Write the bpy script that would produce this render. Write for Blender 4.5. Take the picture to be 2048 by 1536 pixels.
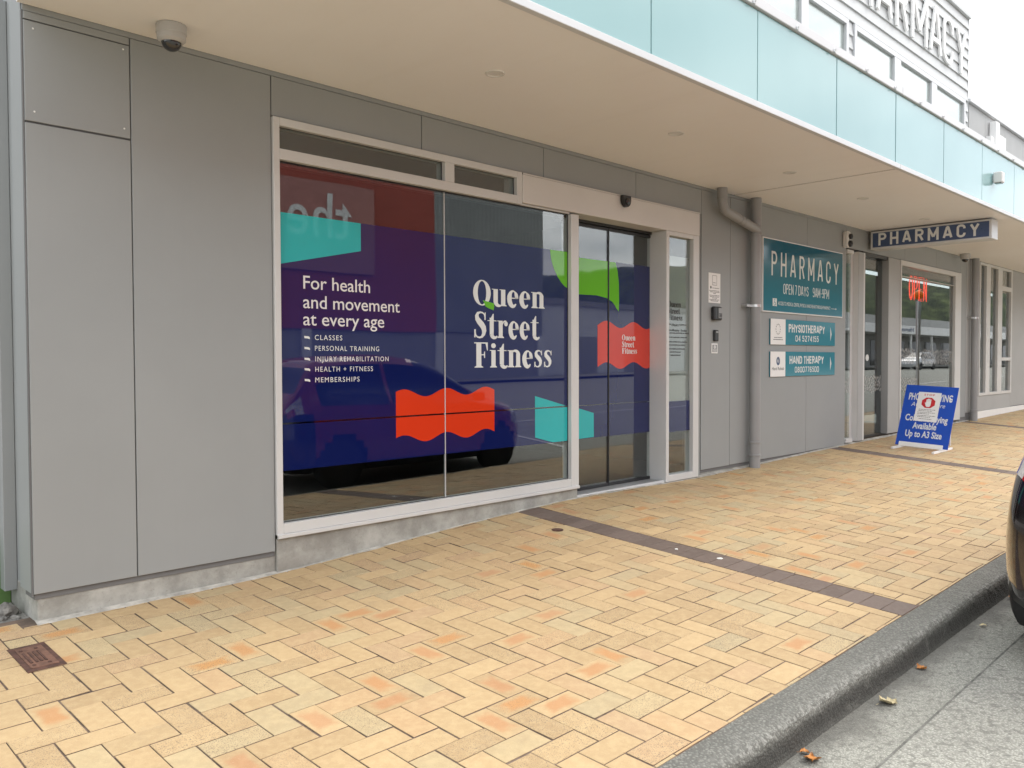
import bpy, bmesh, math, random
from math import radians as rad, sin, cos, pi, sqrt
from mathutils import Vector, Matrix, noise as mnoise
random.seed(7)
for o in list(bpy.data.objects): bpy.data.objects.remove(o)
SC = bpy.context.scene
COL = SC.collection

# ---------------------------------------------------------------- camera
CH = 1.46
right = Vector((0.70961492, -0.70458461, -0.00268060))
upv = Vector((0.02171644, 0.01806849, 0.99960088))
fwd = Vector((0.70425497, 0.70938992, -0.02812274))
cam = bpy.data.cameras.new("camera"); co = bpy.data.objects.new("camera", cam); COL.objects.link(co)
M3 = Matrix((right, upv, -fwd)).transposed()
co.matrix_world = Matrix.Translation((0, 0, CH)) @ M3.to_4x4()
cam.sensor_width = 36.0; cam.lens = 36.0 * 1645 / 2048
cam.clip_start = 0.05; cam.clip_end = 5000
SC.camera = co

# ---------------------------------------------------------------- world, sun, exposure
SUN_EL, SUN_AZ = rad(52), rad(118)      # azimuth clockwise from +y (the wall's normal direction is -y)
W = bpy.data.worlds.new("World"); SC.world = W; W.use_nodes = True
nt = W.node_tree; nt.nodes.clear()
wo = nt.nodes.new('ShaderNodeOutputWorld'); bg = nt.nodes.new('ShaderNodeBackground')
sky = nt.nodes.new('ShaderNodeTexSky'); sky.sky_type = 'NISHITA'; sky.sun_disc = False
sky.sun_elevation = SUN_EL; sky.sun_rotation = SUN_AZ; sky.dust_density = 3.0
tc = nt.nodes.new('ShaderNodeTexCoord'); mp = nt.nodes.new('ShaderNodeMapping')
mp.inputs['Scale'].default_value = (1.2, 1.2, 4.5)
cn = nt.nodes.new('ShaderNodeTexNoise'); cn.inputs['Scale'].default_value = 2.3; cn.inputs['Detail'].default_value = 7; cn.inputs['Roughness'].default_value = .55
cr = nt.nodes.new('ShaderNodeValToRGB')
cr.color_ramp.elements[0].position = .36; cr.color_ramp.elements[0].color = (9.0, 9.6, 10.4, 1)
cr.color_ramp.elements[1].position = .66; cr.color_ramp.elements[1].color = (17.5, 17.6, 17.6, 1)
mx = nt.nodes.new('ShaderNodeMix'); mx.data_type = 'RGBA'; mx.inputs[0].default_value = .86
nt.links.new(tc.outputs['Generated'], mp.inputs[0]); nt.links.new(mp.outputs[0], cn.inputs['Vector'])
nt.links.new(cn.outputs[0], cr.inputs[0]); nt.links.new(sky.outputs[0], mx.inputs[6]); nt.links.new(cr.outputs[0], mx.inputs[7])
nt.links.new(mx.outputs[2], bg.inputs[0]); bg.inputs[1].default_value = .1
nt.links.new(bg.outputs[0], wo.inputs[0])
sl = bpy.data.lights.new("sun", 'SUN'); so = bpy.data.objects.new("sun", sl); COL.objects.link(so)
sl.energy = 1.3; sl.angle = rad(28); sl.color = (1.0, .95, .88)
sdir = Vector((sin(SUN_AZ) * cos(SUN_EL), cos(SUN_AZ) * cos(SUN_EL), sin(SUN_EL)))
so.rotation_euler = sdir.to_track_quat('Z', 'Y').to_euler()
SC.view_settings.view_transform = 'Standard'; SC.view_settings.look = 'None'
SC.view_settings.gamma = 1; SC.view_settings.exposure = 0.84
SC.cycles.max_bounces = 12; SC.cycles.transparent_max_bounces = 24
SC.cycles.caustics_reflective = False; SC.cycles.caustics_refractive = False

# ---------------------------------------------------------------- node helpers
class NT:
    def __init__(s, name):
        s.m = bpy.data.materials.new(name); s.m.use_nodes = True
        s.t = s.m.node_tree; s.t.nodes.clear()
        s.out = s.t.nodes.new('ShaderNodeOutputMaterial')
    def n(s, typ, ins=None, **props):
        nd = s.t.nodes.new(typ)
        for k, v in props.items(): setattr(nd, k, v)
        for k, v in (ins or {}).items(): s.put(nd.inputs[k], v)
        return nd
    def put(s, sock, v):
        if isinstance(v, bpy.types.NodeSocket): s.t.links.new(v, sock)
        elif isinstance(v, bpy.types.Node): s.t.links.new(v.outputs[0], sock)
        else:
            if sock.type == 'RGBA' and len(v) == 3: v = (*v, 1)
            sock.default_value = v
    def math(s, op, a, b=0.0, c=None, clamp=False):
        nd = s.n('ShaderNodeMath', {0: a, 1: b}, operation=op, use_clamp=clamp)
        if c is not None: s.put(nd.inputs[2], c)
        return nd.outputs[0]
    def mix(s, f, a, b, blend='MIX'):
        nd = s.n('ShaderNodeMix', data_type='RGBA', blend_type=blend)
        s.put(nd.inputs[0], f); s.put(nd.inputs[6], a); s.put(nd.inputs[7], b)
        return nd.outputs[2]
    def ramp(s, f, p0, p1, v0=0.0, v1=1.0):
        nd = s.n('ShaderNodeMapRange', {0: f, 1: p0, 2: p1, 3: v0, 4: v1}, interpolation_type='SMOOTHSTEP')
        return nd.outputs[0]
    def noise(s, scale, detail=4, rough=.55, vec=None, stretch=None):
        if vec is None:
            vec = s.n('ShaderNodeTexCoord').outputs['Object']
        if stretch: vec = s.n('ShaderNodeMapping', {0: vec, 'Scale': stretch}).outputs[0]
        return s.n('ShaderNodeTexNoise', {'Vector': vec, 'Scale': scale, 'Detail': detail, 'Roughness': rough}).outputs[0]
    def voro(s, scale, vec=None, feature='F1', out=0):
        if vec is None: vec = s.n('ShaderNodeTexCoord').outputs['Object']
        return s.n('ShaderNodeTexVoronoi', {'Vector': vec, 'Scale': scale}, feature=feature).outputs[out]
    def pbsdf(s, col, rough=.5, bump=None, bstr=.2, bdist=.01, **kw):
        p = s.n('ShaderNodeBsdfPrincipled', {'Base Color': col, 'Roughness': rough})
        for k, v in kw.items(): s.put(p.inputs[k.replace('_', ' ')], v)
        if bump is not None:
            b = s.n('ShaderNodeBump', {'Height': bump, 'Strength': bstr, 'Distance': bdist})
            s.t.links.new(b.outputs[0], p.inputs['Normal'])
        s.t.links.new(p.outputs[0], s.out.inputs[0])
        return p
def plain(name, col, rough=.5, var=.06, vscale=3.0, bumpscale=0, bstr=.1, **kw):
    m = NT(name); nz = m.noise(vscale, 5, .6)
    c = m.mix(m.ramp(nz, .3, .7), tuple(x * (1 - var) for x in col), tuple(min(1, x * (1 + var)) for x in col))
    nf = m.noise(60, 3, .6)
    r = m.math('MULTIPLY_ADD', nf, .16, rough - .08, clamp=True)
    bp = m.noise(bumpscale, 4, .6) if bumpscale else None
    m.pbsdf(c, r, bp, bstr, .004, **kw)
    return m.m
def emit(name, col, st):
    m = NT(name); e = m.n('ShaderNodeEmission', {0: col, 1: st}); m.t.links.new(e.outputs[0], m.out.inputs[0]); return m.m
def glassmat(name, tint=(.86, .9, .88), f0=.045, gl=(1, 1, 1)):
    m = NT(name)
    lw = m.n('ShaderNodeLayerWeight', {0: .5})
    p5 = m.math('POWER', lw.outputs['Facing'], 5.0)
    fr = m.math('MULTIPLY_ADD', p5, 1 - f0, f0)
    tr = m.n('ShaderNodeBsdfTransparent', {0: tint})
    wob = m.noise(1.1, 1, .5)
    bmp = m.n('ShaderNodeBump', {'Height': wob, 'Strength': .04, 'Distance': .02})
    g = m.n('ShaderNodeBsdfGlossy', {0: gl, 'Roughness': .004, 'Normal': bmp.outputs[0]})
    mxs = m.n('ShaderNodeMixShader', {0: fr, 1: tr, 2: g})
    m.t.links.new(mxs.outputs[0], m.out.inputs[0]); return m.m

MAT = {}
MAT['clad'] = None
def clad_mat():
    m = NT('grey_cladding'); nz = m.noise(1.3, 6, .62); st = m.noise(2.2, 5, .6, stretch=(7, 7, .35))
    c = m.mix(m.ramp(nz, .3, .72), (.292, .306, .306), (.308, .322, .322))
    c = m.mix(m.math('MULTIPLY', m.ramp(st, .52, .8), .10), c, (.26, .27, .268))
    fine = m.noise(240, 2, .5)
    m.pbsdf(c, .55, fine, .05, .002); return m.m
MAT['clad'] = clad_mat()
MAT['clad2'] = plain('neighbour_cladding', (.37, .375, .372), .55, .05, 1.2)
MAT['dark'] = plain('dark_gap', (.15, .15, .15), .7)
MAT['frame'] = plain('pale_aluminium_frame', (.60, .60, .592), .38, .03, 2.0)
MAT['header'] = plain('pale_header_cladding', (.63, .615, .598), .45, .03, 1.2)
MAT['alu'] = plain('bright_aluminium', (.60, .61, .62), .35, .03, 2.0)
MAT['soffit'] = None
def soffit_mat():
    m = NT('soffit_paint'); nz = m.noise(.9, 5, .6); st = m.noise(1.4, 4, .55, stretch=(5, .5, 1))
    c = m.mix(m.ramp(nz, .3, .7), (.87, .85, .83), (.89, .875, .86))
    c = m.mix(m.math('MULTIPLY', m.ramp(st, .5, .85), .25), c, (.78, .755, .72))
    m.pbsdf(c, .42, m.noise(2.0, 2, .5), .03, .02); return m.m
MAT['soffit'] = soffit_mat()
MAT['aqua'] = None
def aqua_mat():
    m = NT('aqua_fascia'); nz = m.noise(.7, 4, .5)
    c = m.mix(m.ramp(nz, .3, .7), (.24, .415, .425), (.268, .45, .46))
    m.pbsdf(c, .13, m.noise(1.6, 2, .5), .02, .02, Coat_Weight=.3, Coat_Roughness=.04); return m.m
MAT['aqua'] = aqua_mat()
def concrete():
    m = NT('stained_concrete'); a = m.noise(4.5, 7, .65); b = m.noise(1.7, 5, .6, stretch=(1.2, 1, 2.0)); f = m.noise(70, 4, .6)
    c = m.mix(m.ramp(a, .32, .7), (.27, .265, .24), (.47, .465, .43))
    c = m.mix(m.math('MULTIPLY', m.ramp(b, .5, .72), .6), c, (.22, .205, .18))
    c = m.mix(m.math('MULTIPLY', m.ramp(f, .58, .7), .35), c, (.2, .19, .17))
    m.pbsdf(c, .8, f, .25, .004); return m.m
MAT['conc'] = concrete()
MAT['wb'] = plain('white_weatherboard', (.52, .535, .535), .45, .03, 1.5)
MAT['white'] = plain('white_paint', (.82, .82, .81), .4, .02, 3)
MAT['whitepl'] = plain('white_plastic', (.68, .67, .65), .35, .03, 6)
MAT['camgrey'] = plain('grey_camera_plastic', (.46, .455, .45), .35, .03, 6)
MAT['black'] = plain('black_plastic', (.018, .018, .02), .35, .1, 8)
MAT['rubber'] = plain('black_rubber', (.022, .022, .022), .75, .15, 12)
MAT['pipe'] = plain('grey_pvc_pipe', (.29, .293, .297), .4, .06, 2.0)
MAT['steel'] = plain('galvanised_steel', (.6, .6, .6), .32, .08, 9, Metallic=.85)
MAT['pane'] = glassmat('window_glass', (.9, .93, .92), .09)
MAT['pane_dark'] = glassmat('pharmacy_glass', (.66, .70, .70), .10)
MAT['dome'] = plain('smoked_dome', (.02, .02, .022), .06, .05, 5, Coat_Weight=.6)
def graphic(name, col, rough=.03, spec=.5):
    m = NT(name); nz = m.noise(1.5, 4, .6)
    c = m.mix(m.ramp(nz, .3, .7), tuple(x * .97 for x in col), tuple(x * 1.03 for x in col))
    m.pbsdf(c, rough, m.noise(1.1, 1, .5), .04, .02, Specular_IOR_Level=spec); return m.m
MAT['navy'] = graphic('navy_film', (.0055, .011, .085), .02, .85)
MAT['orange'] = graphic('orange_film', (.66, .045, .012))
MAT['coral'] = graphic('coral_film', (.62, .055, .035))
MAT['teal'] = graphic('teal_film', (.020, .42, .43))
MAT['green'] = graphic('green_film', (.13, .47, .022))
MAT['letter'] = graphic('white_vinyl', (.74, .76, .75))
MAT['greyletter'] = graphic('grey_vinyl', (.07, .07, .07))
MAT['frostpane'] = graphic('frosted_pane_film', (.36, .37, .365))
MAT['frost'] = graphic('frosted_vinyl', (.34, .34, .33))
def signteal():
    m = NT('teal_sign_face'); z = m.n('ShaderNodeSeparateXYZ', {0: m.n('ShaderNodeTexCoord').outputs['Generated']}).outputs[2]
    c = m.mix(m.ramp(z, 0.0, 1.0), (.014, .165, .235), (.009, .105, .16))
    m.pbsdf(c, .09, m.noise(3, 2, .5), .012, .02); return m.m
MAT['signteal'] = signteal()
MAT['signteal2'] = plain('teal_arrow_sign', (.018, .21, .28), .1, .05, 2)
MAT['signnavy'] = plain('navy_sign_face', (.055, .088, .185), .3, .08, 2)
MAT['aframe'] = plain('blue_board', (.012, .075, .46), .35, .05, 3)
MAT['paper'] = plain('white_paper', (.8, .8, .79), .7, .03, 5)
MAT['ink'] = plain('grey_ink', (.12, .12, .12), .6)
MAT['red'] = plain('red_ink', (.55, .02, .03), .5)
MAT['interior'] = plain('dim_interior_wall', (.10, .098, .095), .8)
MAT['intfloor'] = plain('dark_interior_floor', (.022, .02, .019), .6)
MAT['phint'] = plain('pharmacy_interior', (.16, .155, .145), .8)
MAT['ceil_lamp'] = emit('lit_panel', (1, .93, .75), 2.2)
MAT['neon'] = emit('red_neon', (1, .06, .035), 2.0)
MAT['greenpaint'] = plain('green_plinth', (.13, .24, .07), .7, .2, 5)
MAT['leaf'] = plain('dry_leaf', (.42, .17, .04), .7, .35, 60)
MAT['leafpale'] = plain('pale_dry_leaf', (.5, .42, .25), .7, .3, 60)
MAT['iron'] = plain('rusty_brown_lid', (.085, .04, .028), .75, .35, 22, 90, .3)
MAT['chewgum'] = plain('chewing_gum', (.75, .74, .7), .7)
MAT['carred'] = plain('dark_red_car_paint', (.38, .042, .036), .12, .05, 2, Coat_Weight=1.0, Coat_Roughness=.03)
MAT['carblack'] = plain('black_car_paint', (.010, .008, .009), .12, .05, 2, Coat_Weight=1.0, Coat_Roughness=.03)
MAT['carsilver'] = plain('silver_car_paint', (.5, .51, .52), .25, .04, 2, Metallic=.6, Coat_Weight=.6)
MAT['carglass'] = plain('tinted_car_glass', (.012, .014, .016), .05, .05, 2)
MAT['lampclear'] = plain('clear_lamp_lens', (.72, .72, .72), .12, .25, 30, Coat_Weight=1.0)
MAT['lampred'] = plain('red_lamp_lens', (.42, .012, .015), .1, .1, 10, Coat_Weight=1.0)
MAT['rim'] = plain('alloy_rim', (.72, .72, .73), .35, .1, 9, Metallic=.4)
MAT['redclad'] = plain('red_shed_cladding', (.40, .07, .045), .5, .1, .3)
MAT['signplate'] = plain('faded_sign_plate', (.46, .20, .18), .5, .05, 1)
MAT['lightwall'] = plain('pale_wall', (.36, .36, .35), .7, .06, .4)
MAT['palewhite'] = plain('off_white_wall', (.74, .75, .76), .7, .06, .4)
MAT['beaconorange'] = plain('orange_globe', (.8, .2, .01), .3, .05, 5)
def corr():
    m = NT('corrugated_grey'); x = m.n('ShaderNodeSeparateXYZ', {0: m.n('ShaderNodeTexCoord').outputs['Object']}).outputs[0]
    w = m.math('SINE', m.math('MULTIPLY', x, 22.0)); c = m.mix(m.ramp(m.noise(.5, 4), .3, .7), (.27, .285, .28), (.33, .345, .34))
    m.pbsdf(c, .5, w, .8, .03); return m.m
MAT['corr'] = corr()
def hillmat():
    m = NT('bush_hillside'); a = m.noise(.09, 9, .75); b = m.voro(.16)
    c = m.mix(m.ramp(a, .35, .65), (.014, .026, .012), (.13, .16, .065))
    c = m.mix(m.math('MULTIPLY', m.ramp(b, .2, .8), .6), c, (.03, .045, .025))
    m.pbsdf(c, .9, a, .8, 4.0); return m.m
MAT['hill'] = hillmat()
def asphalt(name, lo, hi, sc=150, dirt=False):
    m = NT(name); v = m.voro(sc); v2 = m.voro(sc * .45); n = m.noise(1.5, 6, .65); f = m.noise(sc * 2, 3, .7)
    c = m.mix(m.ramp(v, .1, .65), hi, lo)
    c = m.mix(m.math('MULTIPLY', m.ramp(f, .60, .70), .75), c, tuple(min(1, x * 2.3) for x in hi))
    c = m.mix(m.math('MULTIPLY', m.ramp(v2, .55, .8), .5), c, tuple(x * .45 for x in lo))
    c = m.mix(m.math('MULTIPLY', m.ramp(n, .45, .75), .4), c, tuple(x * .6 for x in lo))
    if dirt:
        y = m.n('ShaderNodeSeparateXYZ', {0: m.n('ShaderNodeTexCoord').outputs['Object']}).outputs[1]
        c = m.mix(m.math('MULTIPLY', m.ramp(m.math('ADD', y, m.math('MULTIPLY_ADD', m.noise(5, 5, .7), .3, -.15)), 1.27, 1.43), .7), c, (.085, .08, .07))
    m.pbsdf(c, .85, m.math('ADD', v, f), .55, .006); return m.m
MAT['road'] = asphalt('chip_seal_road', (.275, .27, .235), (.46, .452, .395), 95)
MAT['gutter'] = asphalt('gutter_concrete', (.26, .256, .222), (.43, .424, .37), 120, True)
MAT['ground'] = plain('far_ground', (.12, .12, .10), .9, .3, .2)
MAT['seam'] = plain('tar_seam', (.15, .147, .13), .9, .4, 20)
MAT['line'] = plain('road_paint', (.72, .72, .70), .7, .1, 4)
def kerbmat():
    m = NT('kerb_exposed_aggregate'); v = m.voro(85); f = m.noise(230, 3, .7); n = m.noise(3.2, 6, .65)
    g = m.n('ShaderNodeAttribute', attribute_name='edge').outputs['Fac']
    c = m.mix(m.ramp(v, .15, .6), (.255, .252, .222), (.145, .142, .125))
    c = m.mix(m.math('MULTIPLY', m.ramp(n, .4, .7), .45), c, (.13, .128, .112))
    dirt_shade = m.math('MULTIPLY', m.math('MULTIPLY', g, -1.0, clamp=True), m.ramp(m.noise(6, 5, .7), .2, .45))  # road-facing side darkened in the colour: dirt plus painted shade
    c = m.mix(m.math('MULTIPLY', dirt_shade, .85), c, (.045, .043, .038))
    g = m.math('MAXIMUM', g, 0.0)
    worn_highlight = m.math('MULTIPLY', g, m.ramp(m.noise(45, 5, .7), .46, .58))  # worn edge that also carries a painted highlight
    c = m.mix(m.math('MULTIPLY', worn_highlight, .38), c, (.50, .49, .45))
    c = m.mix(m.math('MULTIPLY', m.ramp(f, .63, .72), .5), c, (.48, .47, .43))
    m.pbsdf(c, .85, m.math('ADD', v, f), .7, .008); return m.m
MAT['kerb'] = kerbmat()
def brickmat():
    m = NT('clay_pavers')
    at = m.n('ShaderNodeAttribute', attribute_name='brk')
    sp = m.n('ShaderNodeSeparateColor', {0: at.outputs['Color']}); r, g, b = sp.outputs
    uv = m.n('ShaderNodeUVMap', uv_map='brick'); us = m.n('ShaderNodeSeparateXYZ', {0: uv.outputs[0]})
    ob = m.n('ShaderNodeTexCoord').outputs['Object']
    n1 = m.noise(26, 5, .65, ob); n2 = m.noise(215, 3, .7, ob); n3 = m.noise(9, 4, .6, ob); big = m.noise(.55, 4, .6, ob)
    c = m.mix(g, (.485, .343, .182), (.385, .265, .138))
    c = m.mix(m.ramp(r, .22, .21), c, m.mix(g, (.385, .305, .18), (.455, .345, .19)))       # greyer bricks
    c = m.mix(m.math('MULTIPLY', m.ramp(r, .30, .301), m.ramp(r, .40, .399)), c, m.mix(g, (.46, .305, .16), (.43, .29, .165)))      # pinkish bricks
    c = m.mix(m.math('MULTIPLY', m.ramp(n3, .4, .75), .35), c, (.41, .285, .15))
    c = m.mix(m.math('MULTIPLY', m.ramp(n1, .35, .7), .22), c, (.68, .53, .30))
    # orange kiln blotch inside some bricks
    du = m.math('ABSOLUTE', m.math('SUBTRACT', us.outputs[0], .5)); dv = m.math('ABSOLUTE', m.math('SUBTRACT', us.outputs[1], .5))
    dd = m.math('MAXIMUM', du, dv)
    wob = m.math('MULTIPLY_ADD', m.noise(17, 3, .6, ob), .34, -.17)
    mask = m.ramp(m.math('ADD', dd, wob), .43, .17)
    c = m.mix(m.math('MULTIPLY', m.math('MULTIPLY', mask, m.ramp(r, .905, .912)), m.math('MULTIPLY_ADD', b, .5, .42)), c, m.mix(b, (.42, .165, .075), (.50, .255, .085)))
    # dark iron specks, strong on a few bricks
    amt = m.math('MULTIPLY_ADD', m.ramp(b, .55, .95), .85, .12)
    spk = m.ramp(n2, .545, .63)
    c = m.mix(m.math('MULTIPLY', spk, amt), c, (.13, .10, .075))
    lgt = m.ramp(m.noise(210, 2, .6, ob), .63, .7)
    c = m.mix(m.math('MULTIPLY', lgt, .25), c, (.72, .62, .45))
    c = m.mix(m.math('MULTIPLY', m.ramp(big, .45, .72), .32), c, (.33, .225, .13))
    st = m.ramp(m.noise(2.6, 6, .72, ob), .58, .74)
    c = m.mix(m.math('MULTIPLY', st, .30), c, (.26, .19, .125))
    m.pbsdf(c, .72, m.math('MULTIPLY_ADD', n1, .6, m.math('MULTIPLY', n2, .25)), .3, .004); return m.m
MAT['brick'] = brickmat()
def stripmat():
    m = NT('brown_pavers'); at = m.n('ShaderNodeAttribute', attribute_name='brk'); g = m.n('ShaderNodeSeparateColor', {0: at.outputs['Color']}).outputs[1]
    c = m.mix(g, (.115, .082, .066), (.155, .115, .095)); c = m.mix(m.math('MULTIPLY', m.ramp(m.noise(30, 5), .4, .7), .35), c, (.19, .15, .125))
    m.pbsdf(c, .7, m.noise(200, 3), .25, .003); return m.m
MAT['strip'] = stripmat()
MAT['joint'] = plain('joint_sand', (.145, .103, .076), .9, .35, 14, 120, .4)
MAT['mortar'] = plain('grey_mortar', (.42, .40, .36), .9, .3, 12, 60, .5)
MAT['gravel'] = plain('grey_gravel', (.22, .21, .19), .9, .4, 30)

# ---------------------------------------------------------------- mesh helpers
def smooth_by_angle(me, ang=35):
    me.polygons.foreach_set('use_smooth', [True] * len(me.polygons))
    try: me.set_sharp_from_angle(angle=rad(ang))
    except Exception: pass
class MB:
    def __init__(s): s.bm = bmesh.new()
    def box(s, x0, x1, y0, y1, z0, z1, bev=.0025, mi=0, mat4=None):
        r = bmesh.ops.create_cube(s.bm, size=1); vs = r['verts']
        for v in vs: v.co = Vector(((x0 + x1) / 2 + v.co.x * (x1 - x0), (y0 + y1) / 2 + v.co.y * (y1 - y0), (z0 + z1) / 2 + v.co.z * (z1 - z0)))
        b = min(bev, .3 * min(abs(x1 - x0), abs(y1 - y0), abs(z1 - z0)))
        fs = set(f for v in vs for f in v.link_faces)
        if b > 0:
            es = list(set(e for v in vs for e in v.link_edges))
            rr = bmesh.ops.bevel(s.bm, geom=es, offset=b, segments=1, affect='EDGES'); fs = set(rr['faces']) | set(f for f in fs if f.is_valid)
            vs = list(set(v for f in fs for v in f.verts))
        for f in fs: f.material_index = mi
        if mat4 is not None:
            for v in vs: v.co = mat4 @ v.co
        return s
    def cyl(s, p0, p1, r0, r1=None, n=20, caps=True, mi=0):
        return s.tube([p0, p1], [r0, r0 if r1 is None else r1], n, caps, mi)
    def tube(s, pts, rs, n=16, caps=True, mi=0):
        pts = [Vector(p) for p in pts]; rs = rs if isinstance(rs, (list, tuple)) else [rs] * len(pts)
        rings = []; prev = None
        for i, p in enumerate(pts):
            d = (pts[min(i + 1, len(pts) - 1)] - pts[max(i - 1, 0)]).normalized()
            if prev is None:
                a = Vector((0, 0, 1)) if abs(d.z) < .9 else Vector((1, 0, 0)); u = d.cross(a).normalized()
            else: u = (prev - d * prev.dot(d)).normalized()
            prev = u; w = d.cross(u)
            rings.append([s.bm.verts.new(p + (u * cos(2 * pi * k / n) + w * sin(2 * pi * k / n)) * rs[i]) for k in range(n)])
        for a, b in zip(rings, rings[1:]):
            for k in range(n):
                f = s.bm.faces.new((a[k], a[(k + 1) % n], b[(k + 1) % n], b[k])); f.material_index = mi
        if caps:
            f = s.bm.faces.new(rings[0][::-1]); f.material_index = mi; f = s.bm.faces.new(rings[-1]); f.material_index = mi
        return s
    def lathe(s, prof, c, axis='Z', n=28, mi=0, flip=1):
        c = Vector(c); rings = []
        for r, h in prof:
            ring = []
            for k in range(n):
                a = 2 * pi * k / n
                if axis == 'Z': p = Vector((r * cos(a), r * sin(a), h))
                elif axis == 'Y': p = Vector((r * cos(a), h, r * sin(a)))
                else: p = Vector((h, r * cos(a), r * sin(a)))
                ring.append(s.bm.verts.new(c + p))
            rings.append(ring)
        for a, b in zip(rings, rings[1:]):
            for k in range(n):
                f = s.bm.faces.new((a[k], a[(k + 1) % n], b[(k + 1) % n], b[k])); f.material_index = mi
        for ring in (rings[0], rings[-1]):
            if (ring[0].co - ring[n // 2].co).length > 1e-4:
                f = s.bm.faces.new(ring); f.material_index = mi
        return s
    def prism(s, pts, o, r, u, t=.0006, mi=0):
        """polygon pts (2D) on the plane o + a*r + b*u, front face towards n = r x u, thickness t behind it"""
        o, r, u = Vector(o), Vector(r), Vector(u); n = r.cross(u).normalized()
        A = [s.bm.verts.new(o + r * a + u * b + n * t) for a, b in pts]; B = [s.bm.verts.new(o + r * a + u * b) for a, b in pts]
        s.bm.faces.new(A).material_index = mi; s.bm.faces.new(B[::-1]).material_index = mi
        k = len(pts)
        for i in range(k): s.bm.faces.new((A[i], B[i], B[(i + 1) % k], A[(i + 1) % k])).material_index = mi
        return s
    def quad(s, *ps, mi=0):
        f = s.bm.faces.new([s.bm.verts.new(p) for p in ps]); f.material_index = mi; return s
    def build(s, name, mats, parent=None, smooth=False, ang=35):
        bmesh.ops.recalc_face_normals(s.bm, faces=s.bm.faces[:])
        me = bpy.data.meshes.new(name); s.bm.to_mesh(me); s.bm.free()
        for m in (mats if isinstance(mats, (list, tuple)) else [mats]): me.materials.append(m)
        if smooth: smooth_by_angle(me, ang)
        return link(name, me, parent)
def build_split(mb, name, mat, parent, smooth=False):
    """every separate piece becomes an object of its own"""
    bm = mb.bm; bmesh.ops.recalc_face_normals(bm, faces=bm.faces[:]); bm.verts.index_update(); seen = set()
    for v0 in list(bm.verts):
        if v0 in seen: continue
        st = [v0]; comp = []; seen.add(v0)
        while st:
            v = st.pop(); comp.append(v)
            for e in v.link_edges:
                w = e.other_vert(v)
                if w not in seen: seen.add(w); st.append(w)
        ix = {v: i for i, v in enumerate(comp)}; fs = set(f for v in comp for f in v.link_faces)
        me = bpy.data.meshes.new(name); me.from_pydata([v.co[:] for v in comp], [], [[ix[v] for v in f.verts] for f in fs]); me.materials.append(mat)
        if smooth: smooth_by_angle(me)
        link(name, me, parent)
    bm.free()
def link(name, me, parent=None):
    o = bpy.data.objects.new(name, me); COL.objects.link(o)
    if parent is not None:
        o.parent = parent; 
        o.matrix_parent_inverse = parent_world(parent).inverted()
    return o
def parent_world(o):
    m = o.matrix_basis.copy()
    p = o.parent
    if p is not None: m = parent_world(p) @ o.matrix_parent_inverse @ m
    return m
def thing(name, label, cat, loc=(0, 0, 0), group=None):
    o = bpy.data.objects.new(name, None); COL.objects.link(o); o.location = loc; o.empty_display_size = .2
    return tag(o, label, cat, group)
def tag(o, label, cat, group=None):
    o['label'] = label; o['category'] = cat
    if group: o['group'] = group
    return o
def struct(o): o['kind'] = 'structure'; return o
X, Y, Z = Vector((1, 0, 0)), Vector((0, 1, 0)), Vector((0, 0, 1))
CAPU = None
def text_mesh(body, offset=0.0, extrude=0.0, spacing=1.0, shear=0.0):
    cu = bpy.data.curves.new('t', 'FONT'); cu.body = body; cu.size = 1; cu.offset = offset; cu.space_character = spacing; cu.shear = shear
    cu.resolution_u = 4; cu.fill_mode = 'BOTH'; cu.extrude = extrude
    o = bpy.data.objects.new('t', cu); COL.objects.link(o)
    dg = bpy.context.evaluated_depsgraph_get(); me = bpy.data.meshes.new_from_object(o.evaluated_get(dg))
    bpy.data.objects.remove(o); bpy.data.curves.remove(cu); return me
CAPU = max(v.co.y for v in text_mesh('H').vertices)
def text(name, body, o, r, u, width, cap, mat, parent=None, off=0.0, thick=.0008, spacing=1.0, shear=0.0):
    """writing whose bounding box starts at o (left end of the baseline), 'width' wide, capitals 'cap' high"""
    me = text_mesh(body, off, .5, spacing, shear); me.name = name
    xs = [v.co.x for v in me.vertices]; x0, x1 = min(xs), max(xs)
    o, r, u = Vector(o), Vector(r).normalized(), Vector(u).normalized(); n = r.cross(u)
    kx, kz = width / (x1 - x0), cap / CAPU
    for v in me.vertices:
        v.co = o + r * ((v.co.x - x0) * kx) + u * (v.co.y * kz) + n * ((v.co.z + .5) * thick)
    me.materials.clear(); me.materials.append(mat)
    return link(name, me, parent)

# ---- fat-face serif lettering (drawn here glyph by glyph) ------------------------------------------
def arc(cx, cy, rx, ry, a0, a1, n=18): return [(cx + rx * cos(rad(a0 + (a1 - a0) * i / n)), cy + ry * sin(rad(a0 + (a1 - a0) * i / n))) for i in range(n + 1)]
def band(pts, ws):
    """ribbon of varying width along a path -> list of quads"""
    n = len(pts); L = []; R = []
    for i in range(n):
        a = pts[max(i - 1, 0)]; b = pts[min(i + 1, n - 1)]; dx, dy = b[0] - a[0], b[1] - a[1]; l = math.hypot(dx, dy) or 1
        t = i / (n - 1) * (len(ws) - 1); k = min(int(t), len(ws) - 2); w = ws[k] + (ws[k + 1] - ws[k]) * (t - k)
        L.append((pts[i][0] - dy / l * w / 2, pts[i][1] + dx / l * w / 2)); R.append((pts[i][0] + dy / l * w / 2, pts[i][1] - dx / l * w / 2))
    return [[R[i], R[i + 1], L[i + 1], L[i]] for i in range(n - 1)]
def rc(x0, y0, x1, y1): return [[(x0, y0), (x1, y0), (x1, y1), (x0, y1)]]
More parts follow.
